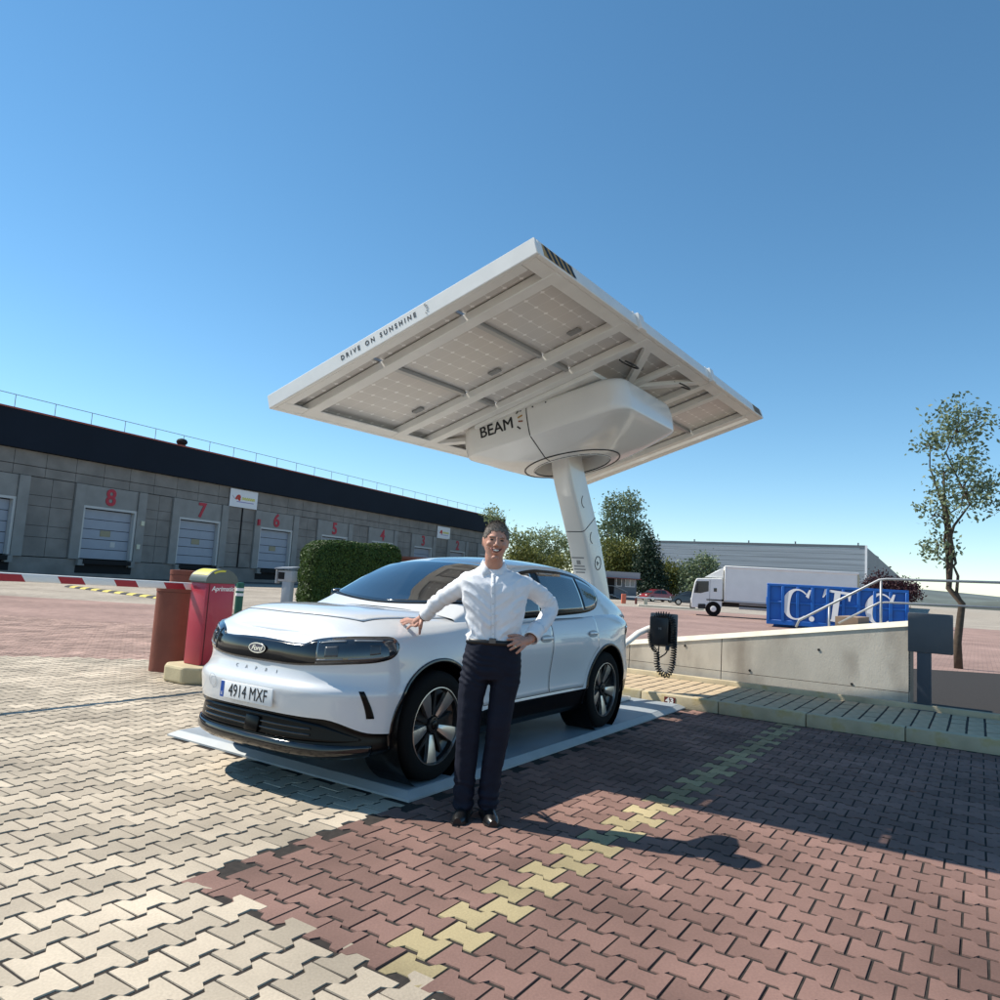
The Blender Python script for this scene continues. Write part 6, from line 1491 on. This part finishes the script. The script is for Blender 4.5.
# --- trousers, belt, shoes
tr = MB()
ring_loft(tr, [SR(639, 493.5, 26.3, .115), SR(645, 493.2, 26.9, .118), SR(653, 492.5, 28.6, .122), SR(662, 492, 29.6, .124), SR(670, 491.5, 29.4, .120), SR(678, 490.5, 27.5, .105)])
def leg(P, n=22):
    ring_loft(tr, [(loc_(W(u, v, MY + dy)), hw / PPM, d) for u, v, hw, d, dy in P], n)
leg([(477.5, 664, 14.5, .105, 0), (474, 680, 14.6, .102, 0), (470.5, 700, 12.9, .090, 0), (468.8, 722, 11.9, .080, -.015), (467.3, 745, 11.6, .078, 0), (465.2, 770, 10.4, .074, .01), (463.6, 793, 9.9, .078, .015), (463.3, 808, 9.9, .084, .01)])
leg([(506.5, 664, 14.5, .105, 0), (505.5, 680, 14.6, .102, 0), (502.0, 700, 13.2, .090, 0), (498.8, 722, 11.9, .080, -.02), (496.0, 745, 11.3, .078, 0), (491.5, 770, 10.4, .074, .01), (488.6, 793, 9.9, .078, .015), (488.0, 808, 9.9, .084, .01)])
def fold_tr(p, n_):
    f = .0035 * mnoise.noise(Vector((p.x * 9, p.y * 9, p.z * 8))) + .003 * mnoise.noise(Vector((p.x * 14, p.y * 14, p.z * 26)))
    if p.z < .22: f += .005 * math.sin(p.z * 95 + 4 * mnoise.noise(p * 9))
    if .80 < p.z < 1.0: f += .004 * math.sin(p.z * 150 + p.x * 40 + 5 * mnoise.noise(p * 10)) * (1 if p.x < 0.03 else .4)
    if n_.y < -.8 and p.z < .85: f += .002
    return f
tme_ = remesh(tr, 'trousers', .0085, 6, .5, fold_tr); M_tro = mat('trousers_navy', (.009, .011, .022), .75, var=.12, vscale=20, bump=.2, bscale=60, spec=.25); tme_.materials.append(M_tro); trou = link('trousers', tme_, man)
def belt_mb(v0, v1, g):
    rows = []
    for v in (v0, v1):
        c, a, b, pw = SR(v, 493.5, 26.2 + (v - 638) * .08, .115); row = []
        for j in range(48):
            t = 2 * math.pi * j / 48; ct, s_ = math.cos(t), math.sin(t); row.append(c + Vector(((a + g) * math.copysign(abs(ct) ** (2 / pw), ct), (b + g) * math.copysign(abs(s_) ** (2 / pw), s_), 0)))
        rows.append(row)
    mb = MB(); mb.grid(rows, wrap=True); return mb
o = belt_mb(638.9, 643.8, .0005).build('belt', mat('belt_black', (.012, .012, .013), .4), man, True, fix=False); sd = o.modifiers.new('s', 'SOLIDIFY'); sd.thickness = .006
p = loc_(W(492.5, 641.1, MY - .123)); mb = MB(); mb.rbox(p, (.045, .008, .034), .003, 1); mb.build('buckle', mat('buckle_dark', (.10, .10, .11), .3, .9), man, 40)
M_shoe = mat('shoe_black', (.010, .010, .011), .3, coat=.3)
for u, rz_ in ((463.5, R(-8)), (488.5, R(10))):
    q = Vector((loc_(W(u, 808, MY)).x, .01, 0)); rowz = []
    prof = [(-.105, .038, .075), (-.09, .042, .085), (-.04, .043, .095), (.02, .041, .085), (.07, .046, .062), (.12, .049, .050), (.165, .043, .040), (.19, .025, .030)]
    mb = MB(); rows = []
    for fx_, hw_, hh in prof:
        rows.append([Vector((hw_ * math.cos(a), -fx_, .012 + max(0, hh * math.sin(a)) if True else 0)) for a in np.linspace(0, math.pi, 13)])
    mb.grid(rows); n = 13; mb.f += [tuple(range(n)), tuple((len(rows) - 1) * n + j for j in range(n))]; mb.mi += [0, 0]
    mb.f += [(i * n, (i + 1) * n, (i + 1) * n + n - 1, i * n + n - 1) for i in range(len(rows) - 1)]; mb.mi += [0] * (len(rows) - 1)
    shoe = mb.build('shoe', M_shoe, man, 50, M=Matrix.Translation(q) @ Matrix.Rotation(rz_, 4, 'Z'))
    mb = MB(); mb.prism([(hw_ + .003, -fx_) for fx_, hw_, _ in prof] + [(-hw_ - .003, -fx_) for fx_, hw_, _ in reversed(prof)], 0, .012); mb.build('sole', M_black, shoe)
